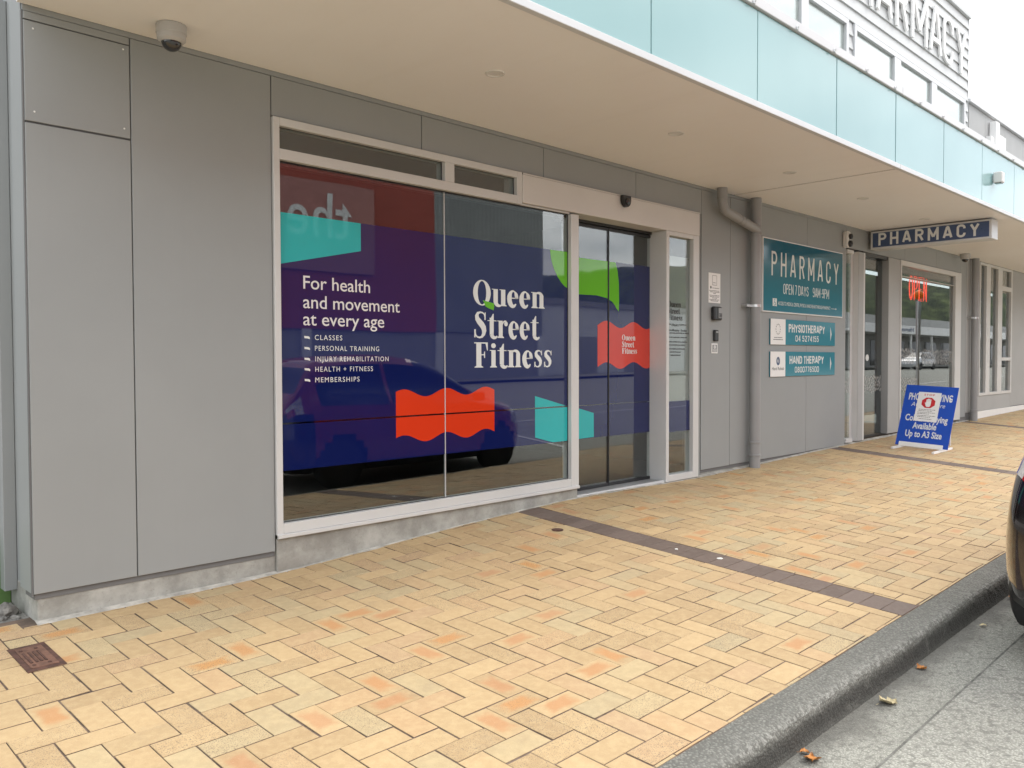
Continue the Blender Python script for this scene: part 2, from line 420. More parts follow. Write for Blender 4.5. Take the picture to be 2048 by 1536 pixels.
def ring(cx, cy, rx, ry, ix, iy, n=36):
    o = arc(cx, cy, rx, ry, 0, 360, n); i = arc(cx, cy, ix, iy, 0, 360, n)
    return [[i[k], o[k], o[k + 1], i[k + 1]] for k in range(n)]
def serif(x0, x1, y, up, sx=.07):   # bracketed foot
    s = 1 if up else -1
    return [[(x0 - sx, y), (x1 + sx, y), (x1 + sx, y + s * .03), (x1, y + s * .075), (x0, y + s * .075), (x0 - sx, y + s * .03)]]
CN = {}
def cnd():
    bowl = [(0, 1), (.55, 1)] + arc(.55, .76, .40, .24, 90, -90, 10) + [(.55, .52), (0, .52)]
    CN['P'] = (.95, [[(0, 0), (0, 1)], bowl]); CN['R'] = (1, [[(0, 0), (0, 1)], bowl, [(.5, .52), (.98, 0)]])
    CN['H'] = (1, [[(0, 0), (0, 1)], [(1, 0), (1, 1)], [(0, .5), (1, .5)]]); CN['A'] = (1.1, [[(0, 0), (.47, 1)], [(1.1, 0), (.63, 1)], [(.2, .27), (.9, .27)], [(.40, .985), (.70, .985)]])
    CN['M'] = (1.3, [[(0, 0), (0, 1)], [(1.3, 0), (1.3, 1)], [(.02, .97), (.65, .22)], [(1.28, .97), (.65, .22)]])
    CN['C'] = (.95, [[(.95, .70), (.95, .78)] + arc(.475, .78, .475, .22, 0, 180, 12) + [(0, .22)] + arc(.475, .22, .475, .22, 180, 360, 12) + [(.95, .30)]])
    CN['Y'] = (1.05, [[(0, 1), (.525, .45)], [(1.05, 1), (.525, .45)], [(.525, 0), (.525, .47)]])
    CN['O'] = CN['0'] = (.95, [arc(.475, .78, .475, .22, 0, 180, 12) + arc(.475, .22, .475, .22, 180, 360, 12) + [(.95, .78)]])
    CN['E'] = (.8, [[(0, 0), (0, 1)], [(0, .985), (.8, .985)], [(0, .5), (.7, .5)], [(0, .015), (.8, .015)]]); CN['N'] = (1, [[(0, 0), (0, 1)], [(1, 0), (1, 1)], [(.03, .97), (.97, .03)]])
    CN['D'] = (.95, [[(0, 0), (0, 1)], [(0, .985), (.45, .985)] + arc(.45, .75, .5, .235, 90, 0, 8) + arc(.45, .25, .5, .235, 0, -90, 8) + [(0, .015)]])
    CN['S'] = (.9, [[(.88, .74), (.88, .80)] + arc(.45, .79, .43, .20, 0, 180, 10) + [(.02, .70), (.10, .60), (.80, .42), (.88, .32)] + arc(.45, .21, .43, .20, 0, -180, 10) + [(.02, .28)]])
    CN['7'] = (.85, [[(0, .985), (.85, .985)], [(.83, .98), (.3, 0)]]); CN['9'] = (.9, [arc(.45, .72, .43, .27, 0, 360, 16), [(.88, .75), (.88, .25)] + arc(.45, .24, .43, .22, 0, -160, 8)])
    CN['-'] = (.5, [[(.05, .45), (.45, .45)]]); CN['T'] = (.9, [[(.45, 0), (.45, 1)], [(0, .985), (.9, .985)]]); CN['I'] = (.05, [[(0, 0), (0, 1)]]); CN['1'] = (.3, [[(.25, 0), (.25, 1)], [(.25, .97), (0, .8)]])
    CN['4'] = (.95, [[(.7, 0), (.7, 1)], [(.68, .98), (.02, .28)], [(.02, .27), (.95, .27)]]); CN['5'] = (.85, [[(.8, .985), (.08, .985), (.06, .58)], [(.06, .58), (.3, .63)] + arc(.42, .32, .43, .30, 80, -160, 12)])
    CN['2'] = (.85, [arc(.42, .74, .41, .25, 170, -20, 10) + [(.05, .03)], [(.02, .015), (.85, .015)]]); CN['8'] = (.9, [arc(.45, .76, .38, .23, 0, 360, 16), arc(.45, .27, .43, .26, 0, 360, 16)])
    CN['6'] = (.9, [arc(.45, .28, .43, .27, 0, 360, 16), [(.02, .25), (.02, .75)] + arc(.45, .76, .43, .22, 180, 20, 8)])
cnd()
def cond(name, body, o, r, u, width, h, sw, mat, parent, t=.0008, gap=.45, sep=False):
    """tall narrow sign lettering: strokes of width sw, body stretched to 'width'"""
    tot = sum((CN[c][0] + gap) if c != ' ' else .55 for c in body) - gap; k = (width - sw) / tot; x = 0; mb = MB(); n = 0
    for c in body:
        if c == ' ': x += .55 * k; continue
        for p in CN[c][1]:
            q = [(sw / 2 + x + a * k, (b * h) if len(p) == 2 and abs(p[0][0] - p[1][0]) < .001 else sw / 2 + b * (h - sw)) for a, b in p]
            if len(q) == 2: q = [q[0], ((q[0][0] + q[1][0]) / 2, (q[0][1] + q[1][1]) / 2), q[1]]
            for f in band(q, [sw, sw]): mb.prism(f, o, r, u, t + .0001 * (n % 4))
            n += 1
        x += (CN[c][0] + gap) * k
    return mb.build(name, mat, parent)
XH = .70
GL = {}
GL['Q'] = (.80, ring(.40, .50, .38, .53, .185, .485))
GL['u'] = (.66, rc(.07, .16, .26, XH) + [[(0, XH - .03), (.26, XH - .03), (.26, XH), (0, XH)]] + band(arc(.33, .17, .165, .165, 180, 300, 12), [.19, .15, .06]) + rc(.41, .0, .60, XH) + [[(.34, XH - .03), (.60, XH - .03), (.60, XH), (.34, XH)]] + [[(.41, 0), (.66, 0), (.66, .03), (.60, .06), (.41, .06)]])
GL['e'] = (.53, band(arc(.265, .345, .17, .325, 62, 318, 30), [.045, .10, .20, .205, .16, .05]) + band(arc(.265, .38, .165, .29, -4, 66, 12), [.16, .15, .05]) + rc(.12, .345, .50, .385))
GL['n'] = (.68, rc(.07, .03, .26, XH) + [[(0, XH - .03), (.26, XH - .03), (.26, XH), (0, XH)]] + serif(.07, .26, 0, True, .06) + band(arc(.35, .53, .155, .15, 150, 0, 14), [.05, .11, .19]) + rc(.41, .03, .60, .54) + serif(.41, .60, 0, True, .055))
GL['S'] = (.62, band([(.53, .80), (.50, .92), (.42, .985), (.31, 1.0), (.20, .96), (.15, .86), (.17, .74), (.26, .63), (.37, .52), (.46, .40), (.49, .27), (.46, .13), (.38, .03), (.28, .0), (.17, .02), (.10, .09), (.07, .22)], [.04, .05, .06, .07, .11, .16, .20, .235, .245, .235, .20, .15, .10, .07, .06, .05, .04]) + [[(.50, .70), (.56, .70), (.56, 1.0), (.52, 1.0)]] + [[(.03, .0), (.08, .0), (.10, .32), (.03, .32)]])
GL['s'] = (.46, band([(.39, .55), (.36, .64), (.29, .69), (.21, .69), (.135, .65), (.11, .58), (.13, .49), (.20, .42), (.28, .34), (.335, .25), (.34, .16), (.30, .06), (.22, .012), (.14, .015), (.08, .07), (.055, .17)], [.03, .04, .05, .07, .11, .14, .17, .18, .18, .16, .13, .09, .06, .05, .04, .03]) + [[(.375, .50), (.415, .50), (.415, .70), (.385, .70)]] + [[(.03, 0), (.065, 0), (.085, .22), (.03, .22)]])
GL['t'] = (.43, rc(.10, .12, .29, .80) + [[(.10, .70), (.29, .80), (.29, .96), (.25, .96)]] + rc(.0, XH - .035, .42, XH) + band(arc(.335, .15, .14, .145, 190, 330, 12), [.19, .14, .05]))
GL['r'] = (.52, rc(.07, .03, .26, XH) + [[(0, XH - .03), (.26, XH - .03), (.26, XH), (0, XH)]] + serif(.07, .26, 0, True, .065) + band(arc(.37, .50, .12, .18, 165, 60, 10), [.04, .06, .09]) + [arc(.425, .58, .085, .10, 0, 352, 20)])
GL['F'] = (.66, rc(.09, .03, .31, .97) + serif(.09, .31, 0, True, .08) + rc(.0, .955, .60, 1.0) + [[(.50, .955), (.60, .955), (.60, .68), (.57, .68)]] + rc(.31, .49, .46, .53) + [[(.44, .38), (.475, .38), (.475, .64), (.44, .64), (.42, .51)]])
GL['i'] = (.32, rc(.07, .03, .26, XH) + [[(0, XH - .03), (.26, XH - .03), (.26, XH), (0, XH)]] + serif(.07, .26, 0, True, .06) + [arc(.165, .875, .105, .10, 0, 352, 22)])
def fatface(name, word, o, r, u, width, cap, mat, parent, t=.0008):
    mb = MB(); x = 0; polys = []; k = 0
    for ch in word:
        adv, ps = GL[ch]
        for p in ps: polys.append(([(a + x, b) for a, b in p], k)); k = (k + 1) % 3
        x += adv + .035
    xs = [a for p, _ in polys for a, b in p]; x0, x1 = min(xs), max(xs); kx = width / (x1 - x0)
    for p, k in polys:
        q = [((a - x0) * kx, b * cap) for a, b in p]
        area = sum(q[i][0] * q[(i + 1) % len(q)][1] - q[(i + 1) % len(q)][0] * q[i][1] for i in range(len(q)))
        if area < 0: q = q[::-1]
        mb.prism(q, o, r, u, t + .00012 * k)
    return mb.build(name, mat, parent)
def scribble(name, lines, o, r, u, mat, parent, h, seed=1):
    """rows of word-like bars too small to read; lines = (x0, x1, y)"""
    R = random.Random(seed); mb = MB()
    for x0, x1, yy in lines:
        x = x0
        while x < x1:
            l = min(R.uniform(1.2, 5) * h, x1 - x)
            mb.prism([(x, yy), (x + l, yy), (x + l, yy + h * R.uniform(.7, 1.0)), (x, yy + h * R.uniform(.7, 1))], o, r, u, .0005)
            x += l + h * .6
    return mb.build(name, mat, parent)

# ---------------------------------------------------------------- ground surface
ZWP = [(-60, .05), (-4, .175), (1.1, .185), (2.43, .194), (3.35, .25), (4.29, .298), (5.18, .328), (6.4, .312), (7.05, .304), (8.28, .333), (10.42, .379), (15.2, .425), (18.9, .469), (40, .70), (140, .9)]
def lin(x, T):
    if x <= T[0][0]: return T[0][1]
    for (a, b), (c, d) in zip(T, T[1:]):
        if x <= c: return b + (d - b) * (x - a) / (c - a)
    return T[-1][1]
def zwall(x): return sum(lin(x + k * .12, ZWP) for k in range(-3, 4)) / 7
def zkerb(x): return .07 + .0116 * max(-20, min(45, x))
YW, YK = 4.45, 1.59
def zg(x, y):
    t = max(0, min(1.05, (YW - y) / (YW - YK))); return zwall(x) + (zkerb(x) - zwall(x)) * t

# ---------------------------------------------------------------- pavement (one sheet of bricks)
def clip(poly, axis, val, keep_less):
    out = []; n = len(poly)
    for i in range(n):
        p, q = poly[i], poly[(i + 1) % n]
        ip = (p[axis] <= val) == keep_less or p[axis] == val; iq = (q[axis] <= val) == keep_less or q[axis] == val
        if ip: out.append(p)
        if ip != iq:
            t = (val - p[axis]) / (q[axis] - p[axis]); out.append((p[0] + (q[0] - p[0]) * t, p[1] + (q[1] - p[1]) * t))
    return out
WB = .117
LX0, LY0 = 1.674, 2.776
PX0, PX1 = -7.0, 46.0
STRIPS = [4.452, 9.92, 14.95, 20.2, 25.4, 30.6, 35.8, 41.0]
SWID = .236
def pavement():
    R = random.Random(11)
    verts, faces, cols, uvs, mats = [], [], [], [], []
    G = .0030; CHF = .0026; DEP = .006
    def brick(x0, x1, y0, y1, along_x, mi):
        segs = [[(x0 + G, y0 + G), (x1 - G, y0 + G), (x1 - G, y1 - G), (x0 + G, y1 - G)]]
        col = (R.random(), R.random(), R.random(), 1)
        dz = R.gauss(0, .0007); sx = R.gauss(0, .005); sy = R.gauss(0, .005)
        jx, jy = R.gauss(0, .0011), R.gauss(0, .0011)
        cx, cy = (x0 + x1) / 2, (y0 + y1) / 2
        for sg in segs:
            p = [(a + jx, b + jy) for a, b in sg]
            p = clip(p, 1, YK + .003, False); p = clip(p, 1, 4.43 if cx > 1.0 else 4.60, True) if p else p
            if mi == 0 and p:
                for s in STRIPS:
                    if cx < s + SWID / 2: p = clip(p, 0, s - .003, True)
                    else: p = clip(p, 0, s + SWID + .003, False)
                    if not p: break
            if not p or len(p) < 3: continue
            ar = abs(sum(p[i][0] * p[(i + 1) % len(p)][1] - p[(i + 1) % len(p)][0] * p[i][1] for i in range(len(p)))) / 2
            if ar < .0004: continue
            mxx = sum(a for a, b in p) / len(p); myy = sum(b for a, b in p) / len(p)
            n = len(p); b0 = len(verts)
            hz = lambda a, b: zg(a, b) + dz + (a - cx) * sx + (b - cy) * sy
            for k, (ins, dep) in enumerate(((0, -DEP), (0, -CHF * .75), (CHF * .6, 0.0))):
                for a, b in p:
                    d = math.hypot(mxx - a, myy - b) or 1; q = (a + (mxx - a) / d * ins * 1.3, b + (myy - b) / d * ins * 1.3)
                    verts.append((q[0], q[1], hz(*q) + dep))
            def uv(i):
                a, b, _ = verts[i]; u = (a - x0) / (x1 - x0); v = (b - y0) / (y1 - y0); return (u, v) if along_x else (v, u)
            fl = [[b0 + 2 * n + i for i in range(n)]]
            for k in (0, 1):
                for i in range(n): fl.append([b0 + k * n + i, b0 + k * n + (i + 1) % n, b0 + (k + 1) * n + (i + 1) % n, b0 + (k + 1) * n + i])
            for f in fl:
                faces.append(f); cols.append(col); mats.append(mi if f[0] >= b0 + n else 2); uvs.extend(uv(i) for i in f)
    for n in range(-170, 420):
        for m in range(-160, 160):
            i, j = n - 2 * m, n + 2 * m
            bx, by = LX0 + i * WB, LY0 - j * WB
            if bx > PX1 or bx < PX0 - .3 or by < YK - .4 or by > 4.9: continue
            brick(bx, bx + 2 * WB, by - WB, by, True, 0)
            brick(bx, bx + WB, by - 3 * WB, by - WB, False, 0)
    for s in STRIPS:
        y = YK
        while y < YW: brick(s, s + SWID, y, y + WB, True, 1); y += WB
    # bedding between and below the bricks, and a mortar fillet against the wall
    def sheet(xs, ys, dzf, mi):
        for a, b in zip(xs, xs[1:]):
            for c, d in zip(ys, ys[1:]):
                b0 = len(verts)
                for x, y in ((a, c), (b, c), (b, d), (a, d)): verts.append((x, y, zg(x, y) + dzf(x, y)))
                faces.append([b0, b0 + 1, b0 + 2, b0 + 3]); cols.append((.5, .5, .5, 1)); mats.append(mi); uvs.extend([(0, 0)] * 4)
    xs = [PX0 + k * .12 for k in range(int((PX1 - PX0) / .12) + 1)]; sheet(xs, [YK, 2.3, 3.0, 3.7, 4.5, 4.62], lambda x, y: -.0038, 2)
    xm = [1.15 + k * .05 for k in range(420)]
    for a, b in zip(xm, xm[1:]):
        w0, w1 = [.022 + .03 * max(0, mnoise.noise((q * 4, 2, 0))) for q in (a, b)]; b0 = len(verts)
        for x, y, h in ((a, YW - w0, -.004), (b, YW - w1, -.004), (b, YW + .03, .010), (a, YW + .03, .010)): verts.append((x, y, zg(x, min(y, YW)) + h + .003))
        faces.append([b0, b0 + 1, b0 + 2, b0 + 3]); cols.append((.5, .5, .5, 1)); mats.append(3); uvs.extend([(0, 0)] * 4)
    me = bpy.data.meshes.new('pavement'); me.from_pydata(verts, [], faces)
    for m in ('brick', 'strip', 'joint', 'mortar'): me.materials.append(MAT[m])
    me.polygons.foreach_set('material_index', mats)
    at = me.attributes.new('brk', 'FLOAT_COLOR', 'FACE'); at.data.foreach_set('color', [c for q in cols for c in q])
    ul = me.uv_layers.new(name='brick'); ul.data.foreach_set('uv', [c for q in uvs for c in q])
    return struct(link('pavement', me))
pavement()

def kerb():
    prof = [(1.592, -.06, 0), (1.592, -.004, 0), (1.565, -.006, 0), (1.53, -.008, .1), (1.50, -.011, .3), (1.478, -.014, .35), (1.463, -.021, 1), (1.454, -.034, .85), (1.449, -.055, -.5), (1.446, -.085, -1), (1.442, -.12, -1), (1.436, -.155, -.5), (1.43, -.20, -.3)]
    xs = []; x = -12.0
    while x < 46: xs.append(x); x += .016 if 1.5 < x < 8.5 else .12
    bm = bmesh.new(); ly = None; rows = []; ed = []
    for x in xs:
        row = []
        for k, (y, dz, e) in enumerate(prof):
            j = .0058 if 1 < k < 11 else 0
            q = Vector((x * 13, y * 40, dz * 40)); nn = .8 * mnoise.noise(q * 1.6) + .7 * mnoise.noise(q * 4.1)
            lw = mnoise.noise((x * 1.1, 3, k * .2)) * .006
            row.append(bm.verts.new((x, y + nn * j * .8 + lw, zkerb(x) + dz + nn * j + lw * .6))); ed.append(e)
        rows.append(row)
    for a, b in zip(rows, rows[1:]):
        for k in range(len(prof) - 1): bm.faces.new((a[k], b[k], b[k + 1], a[k + 1]))
    bmesh.ops.recalc_face_normals(bm, faces=bm.faces[:])
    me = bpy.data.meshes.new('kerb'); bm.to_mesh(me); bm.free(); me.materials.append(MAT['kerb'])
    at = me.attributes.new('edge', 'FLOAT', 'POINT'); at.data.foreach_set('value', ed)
    return struct(link('kerb', me))
kerb()
def zroad(x, y):
    b = zkerb(x) - .145
    if y > 1.17: return b - .004 + .02 * (1.46 - y)
    d = 1.17 - y; return b + .006 + .03 * min(d, 8) - .012 * max(0, d - 10)
def sheetmesh(name, xs, ys, zf, mat):
    bm = bmesh.new(); g = [[bm.verts.new((x, y, zf(x, y))) for y in ys] for x in xs]
    for a, b in zip(g, g[1:]):
        for k in range(len(ys) - 1): bm.faces.new((a[k], b[k], b[k + 1], a[k + 1]))
    bmesh.ops.recalc_face_normals(bm, faces=bm.faces[:])
    for f in bm.faces:
        if f.normal.z < 0: f.normal_flip()
    me = bpy.data.meshes.new(name); bm.to_mesh(me); bm.free(); me.materials.append(mat); return struct(link(name, me))
gx = [-60, -30] + [-12 + .5 * k for k in range(0, 110)] + [60, 90, 140]
sheetmesh('gutter', gx, [1.172, 1.24, 1.32, 1.44], lambda x, y: zroad(x, max(y, 1.1701)) , MAT['gutter'])
sheetmesh('gutter_seam', gx, [1.1655, 1.1745], lambda x, y: zroad(x, 1.1701) + .0045 + .004 * mnoise.noise((x * 3, 1, 0)), MAT['seam'])
sheetmesh('road', gx, [-21, -15, -11, -8.8, -6, -3, -1, .3, 1.0, 1.17], lambda x, y: zroad(x, min(y, 1.169)) - .002 + mnoise.noise((x * 1.3, y * 3, 0)) * .003, MAT['road'])
sheetmesh('opposite_footpath', gx, [-27, -24, -20.9], lambda x, y: zroad(x, -20.9) + .14, MAT['gutter'])
sheetmesh('opposite_kerb', gx, [-20.95, -20.7], lambda x, y: zroad(x, -20.7) + .13, MAT['kerb'])
sheetmesh('ground', [-2500, -800, -200, 0, 200, 800, 2500], [-2500, -800, -200, -60, 0, 60, 200, 800, 2500], lambda x, y: -.9, MAT['ground'])
def stripe(name, x0, y0, x1, y1, w=.10):
    a, b = Vector((x0, y0, 0)), Vector((x1, y1, 0)); d = (b - a).normalized(); n = Vector((-d.y, d.x, 0)) * w / 2
    bm = bmesh.new(); k = max(2, int((b - a).length / .6)); L = []
    for i in range(k + 1):
        p = a + (b - a) * (i / k)
        L.append([bm.verts.new((q.x, q.y, zroad(q.x, q.y) + .007)) for q in (p - n, p + n)])
    for q, r in zip(L, L[1:]): bm.faces.new((q[0], r[0], r[1], q[1]))
    for f in bm.faces:
        f.normal_update()
        if f.normal.z < 0: f.normal_flip()
    me = bpy.data.meshes.new(name); bm.to_mesh(me); bm.free(); me.materials.append(MAT['line']); return struct(link(name, me))
stripe('parking_line', 10.4, -1.6, 9.65, .9); stripe('parking_line', 9.6, -3.0, 60, -3.4); stripe('parking_line', 16.5, -1.6, 15.8, .9)
stripe('centre_line', 20, -11.2, 26, -11.2); stripe('centre_line', 29, -11.2, 35, -11.2); stripe('lane_line', 10, -15.2, 90, -15.2); stripe('lane_line', 38, -10.6, 90, -11.6)

# ---------------------------------------------------------------- the shop building
B = thing('shop_building', 'long grey clad shop building with pale framed windows, aqua canopy and white boarded upper storey', 'building', (1.14, 4.45, 0))
YB = 4.462
wall = MB()
def wb_(x0, x1, z0, z1, y0=YB, y1=4.62): wall.box(x0, x1, y0, y1, z0, z1, 0, 1)
wb_(1.15, 2.43, .30, 3.85); wb_(2.43, 6.98, 2.91, 3.85); wb_(6.98, 10.405, .34, 3.85); wb_(10.405, 14.87, 2.89, 3.85); wb_(14.87, 15.18, .4, 3.85)
def panel(x0, x1, z0, z1, y=4.45): wall.box(x0 + .003, x1 - .003, y, y + .011, z0, z1, .0018, 0)
panel(1.141, 1.633, .33, 2.608); panel(1.141, 1.633, 2.618, 3.094); panel(1.141, 1.633, 3.100, 3.136); panel(1.633, 2.431, .33, 3.135)
panel(2.431, 3.555, 2.905, 3.135); panel(3.555, 4.774, 2.905, 3.135); panel(4.774, 5.98, 2.905, 3.135); panel(5.98, 7.048, 2.895, 3.135)
panel(7.048, 7.592, .372, 3.135); panel(7.592, 9.32, .375, 3.135); panel(9.32, 10.405, .38, 3.135)
panel(10.405, 12.4, 2.89, 3.135); panel(12.4, 13.7, 2.89, 3.135); panel(13.7, 14.87, 2.89, 3.135); panel(14.87, 15.18, .50, 3.135)
wall.box(1.141, 15.18, 4.452, 4.462, 3.138, 3.166, 0, 0)               # cover strip under the soffit
wall.box(1.137, 1.143, 4.455, 4.476, .32, 3.14, 0, 1)                   # corner bead
for k, (a, b) in enumerate(((4.484, 4.668), (4.905, 9.5))):         # side return
    wall.box(1.139, 1.150, a, b, .33, 3.8, .0015, 0)
wall.box(1.165, 1.3, 4.62, 9.5, .3, 7.0, 0, 0)
wall.box(1.104, 1.164, 4.82, 4.90, .28, 3.3, .003, 0)
wall.box(6.982, 7.044, 4.458, 4.4615, .33, 2.893, 0, 0)
wall.build('wall_cladding', [MAT['clad'], MAT['dark']], B)
sc = MB()
for x, z in ((1.185, 3.06), (1.60, 3.07), (1.185, 2.665), (1.60, 2.665)): sc.cyl((x, 4.452, z), (x, 4.4475, z), .0055, .004, 10)
build_split(sc, 'screw', MAT['white'], B)
pl = MB(); pl.box(1.163, 2.437, 4.466, 4.60, -.05, .34, .004); pl.box(2.437, 5.176, 4.445, 4.62, .0, .404, .004)
pl.box(7.0, 10.40, 4.468, 4.6, .0, .40, .004); pl.box(14.86, 15.2, 4.468, 4.6, .0, .52, .004); pl.box(1.163, 1.3, 4.6, 9.5, -.1, .33, .004)
build_split(pl, 'plinth', MAT['conc'], B)
up = MB()                                                              # boarded upper storey
def boards(x0, x1, z0, z1, yy=4.45, p=.168):
    z = z0
    while z < z1 - .01:
        t = min(z + p, z1)
        A = [(yy - .026, z), (yy + .05, z), (yy + .05, t), (yy - .004, t)]
        vs = [[up.bm.verts.new((x, a, b)) for a, b in A] for x in (x0, x1)]
        up.bm.faces.new(vs[0]); up.bm.faces.new(vs[1][::-1])
        for i in range(4): up.bm.faces.new((vs[0][i], vs[1][i], vs[1][(i + 1) % 4], vs[0][(i + 1) % 4]))
        z = t
boards(1.15, 15.07, 5.735, 7.08); boards(1.15, 15.07, 3.86, 4.55); boards(1.15, 7.7, 4.55, 5.735); boards(10.36, 10.505, 4.55, 5.735); boards(14.905, 15.07, 4.55, 5.735)
up.box(1.15, 15.06, 4.5, 4.6, 5.7, 7.09, 0)
up.box(1.1, 15.10, 4.40, 4.75, 7.085, 7.14, .004); up.box(15.06, 15.085, 4.43, 9, 3.9, 7.1, .002)
up.build('weatherboard_wall', MAT['wb'], B)
def upper_window(x0, x1, mull):
    f = MB(); z0, z1 = 4.57, 5.72
    f.box(x0, x0 + .07, 4.41, 4.52, z0, z1); f.box(x1 - .07, x1, 4.41, 4.52, z0, z1); f.box(x0 + .07, x1 - .07, 4.41, 4.52, z1 - .07, z1); f.box(x0 + .07, x1 - .07, 4.41, 4.52, z0, z0 + .07)
    ed = [x0 + .07]
    for a, b in mull: f.box(a, b, 4.412, 4.52, z0 + .07, z1 - .07); ed += [a, b]
    ed.append(x1 - .07)
    w = f.build('upper_window', MAT['alu'], B)
    for a, b in zip(ed[::2], ed[1::2]):
        MB().box(a, b, 4.448, 4.454, z0 + .07, z1 - .07, 0).build('pane', MAT['pane'], w)
    bl = MB(); bl.box(x0 + .03, x1 - .03, 4.4555, 4.4575, z0 + .001, z1 - .001, 0); bl.build('sky_white_board', MAT['white'], w)  # white board added behind the panes, stands in for the sky they reflect
upper_window(7.72, 10.34, [(9.06, 9.24)]); upper_window(10.52, 14.89, [(11.85, 12.08), (13.31, 13.54)])

# main shop window -------------------------------------------------------
fr = MB(); F0, F1 = 4.432, 4.53
fr.box(2.434, 2.475, F0, F1, .404, 2.90); fr.box(5.085, 5.18, F0, F1, .404, 2.655)
fr.box(2.475, 5.085, F0, F1, .428, .49); fr.box(2.434, 5.18, F0 - .012, 4.47, .404, .4275)
fr.box(2.475, 4.461, F0, F1, 2.852, 2.90); fr.box(2.475, 4.461, F0, F1, 2.655, 2.718); fr.box(3.748, 3.835, F0, F1, 2.718, 2.852); fr.box(4.461, 4.517, F0, F1, 2.655, 2.90)
fr.box(4.517, 5.085, 4.45, F1, 2.655, 2.668)
win = fr.build('shop_window', MAT['frame'], B)
G0 = 4.474
for a, b, c, d in ((2.475, 3.766, .49, 2.655), (3.774, 5.085, .49, 2.655)): MB().box(a, b, G0, G0 + .006, c, d, 0).build('pane', MAT['pane'], win)
MB().box(3.766, 3.774, G0 - .0035, G0 + .008, .49, 2.655, 0).build('joint_seal', plain('silicone', (.5, .5, .5), .4), win)
for a, b in ((2.475, 3.748), (3.835, 4.461)): MB().box(a, b, G0, G0 + .006, 2.718, 2.852, 0).build('transom_pane', MAT['pane'], win)
gk = MB()
for a, b, c, d in ((2.475, 5.085, .487, .494), (2.475, 5.085, 2.648, 2.656), (2.475, 4.461, 2.716, 2.721), (2.475, 4.461, 2.849, 2.853), (5.079, 5.086, .494, 2.648),  (3.743, 3.749, 2.721, 2.849), (4.456, 4.462, 2.721, 2.849)): gk.box(a, b, G0 - .006, G0 - .001, c, d, 0)
gk.box(2.476, 5.084, 4.484, 4.529, 2.628, 2.6545, 0)
gk.build('gasket', MAT['black'], win)
FY = G0 - .0016                                                             # film on the inner face
fm = MB()
fm.box(2.475, 5.085, FY, FY + .001, .80, 1.080, 0); fm.box(2.475, 5.085, FY, FY + .001, 1.0905, 2.350, 0)
fm.build('navy_film', MAT['navy'], win)
WO = lambda y: (0, y, 0)
DY = FY - .0002                                                         # decals lie just in front of the film
def decal(name, pts, mat, parent, y=DY): 
    mb = MB(); mb.prism(pts, (0, y, 0), X, Z, .0006); return mb.build(name, mat, parent)
def wavy(x0, x1, zt, zb, amp, n=2.5, ph=0.0, rise=.0, k=50):
    top = [(x0 + (x1 - x0) * i / k, zt + rise * i / k + amp * sin(2 * pi * (n * i / k) + ph)) for i in range(k + 1)]
    bot = [(x0 + (x1 - x0) * i / k, zb + rise * i / k + amp * sin(2 * pi * (n * i / k) + ph)) for i in range(k + 1)]
    return bot, top
def wave_decal(name, x0, x1, z0, z1, bot, top, mat, parent, y=DY):
    mb = MB()
    for (a, b), (c, d), (e, f), (g, h) in zip(bot, bot[1:], top[1:], top):
        mb.prism([(a, max(b, z0)), (c, max(d, z0)), (e, min(f, z1)), (g, min(h, z1))], (0, y, 0), X, Z, .0006)
    return mb.build(name, mat, parent)
decal('teal_shape', [(2.476, 2.352), (2.476, 2.040), (3.067, 2.171), (3.067, 2.349)][::-1][::-1], MAT['teal'], win)
bot, top = wavy(3.339, 4.252, 1.242, .93, .0265, 2.42, .45)
wave_decal('orange_flag', 3.339, 4.252, .9, 1.0796, bot, [(x, 1.0796) for x, _ in top], MAT['orange'], win)
wave_decal('orange_flag', 3.339, 4.252, 1.0908, 1.4, [(x, 1.0908) for x, _ in bot], top, MAT['orange'], win)
decal('teal_shape', [(4.695, .854), (4.903, .802), (5.085, .802), (5.085, 1.0796), (4.695, 1.0796)], MAT['teal'], win)
decal('teal_shape', [(4.695, 1.0908), (5.065, 1.0908), (4.695, 1.182)], MAT['teal'], win)
decal('green_leaf', [(4.872, 2.3495), (4.884, 2.28), (4.903, 2.23), (4.93, 2.182), (4.965, 2.135), (5.005, 2.097), (5.045, 2.068), (5.085, 2.052), (5.085, 2.3495)], MAT['green'], win)
for s, x, z, w, c in (('For health', 2.646, 1.905, .490, .079), ('and movement', 2.644, 1.787, .732, .079), ('at every age', 2.643, 1.682, .604, .079)):
    text('lettering', s, (x, DY, z), X, Z, w, c, MAT['letter'], win, .004)
for s, x, z, w in (('CLASSES', 2.723, 1.593, .198), ('PERSONAL TRAINING', 2.723, 1.526, .482), ('INJURY REHABILITATION', 2.725, 1.460, .555), ('HEALTH + FITNESS', 2.724, 1.396, .430), ('MEMBERSHIPS', 2.723, 1.330, .326)):
    text('lettering', s, (x, DY, z), X, Z, w, .0305, MAT['letter'], win, .0, spacing=1.25)
    decal('bullet', [(2.650, z + .010), (2.672, z + .008), (2.688, z + .004), (2.687, z + .016), (2.678, z + .021), (2.649, z + .023), (2.650, z + .017)][::1], MAT['letter'], win)
fatface('queen_lettering', 'Queen', (4.042, DY, 1.874), X, Z, .764, .178, MAT['letter'], win)
fatface('street_lettering', 'Street', (4.052, DY, 1.633), X, Z, .697, .186, MAT['letter'], win)
fatface('fitness_lettering', 'Fitness', (4.051, DY, 1.411), X, Z, .836, .186, MAT['letter'], win)
decal('leaf_tail', [(4.164, 1.864), (4.20, 1.850), (4.247, 1.838), (4.252, 1.862), (4.252, 1.889), (4.215, 1.896), (4.17, 1.903), (4.136, 1.909), (4.150, 1.89)], MAT['green'], win, DY - .0012)

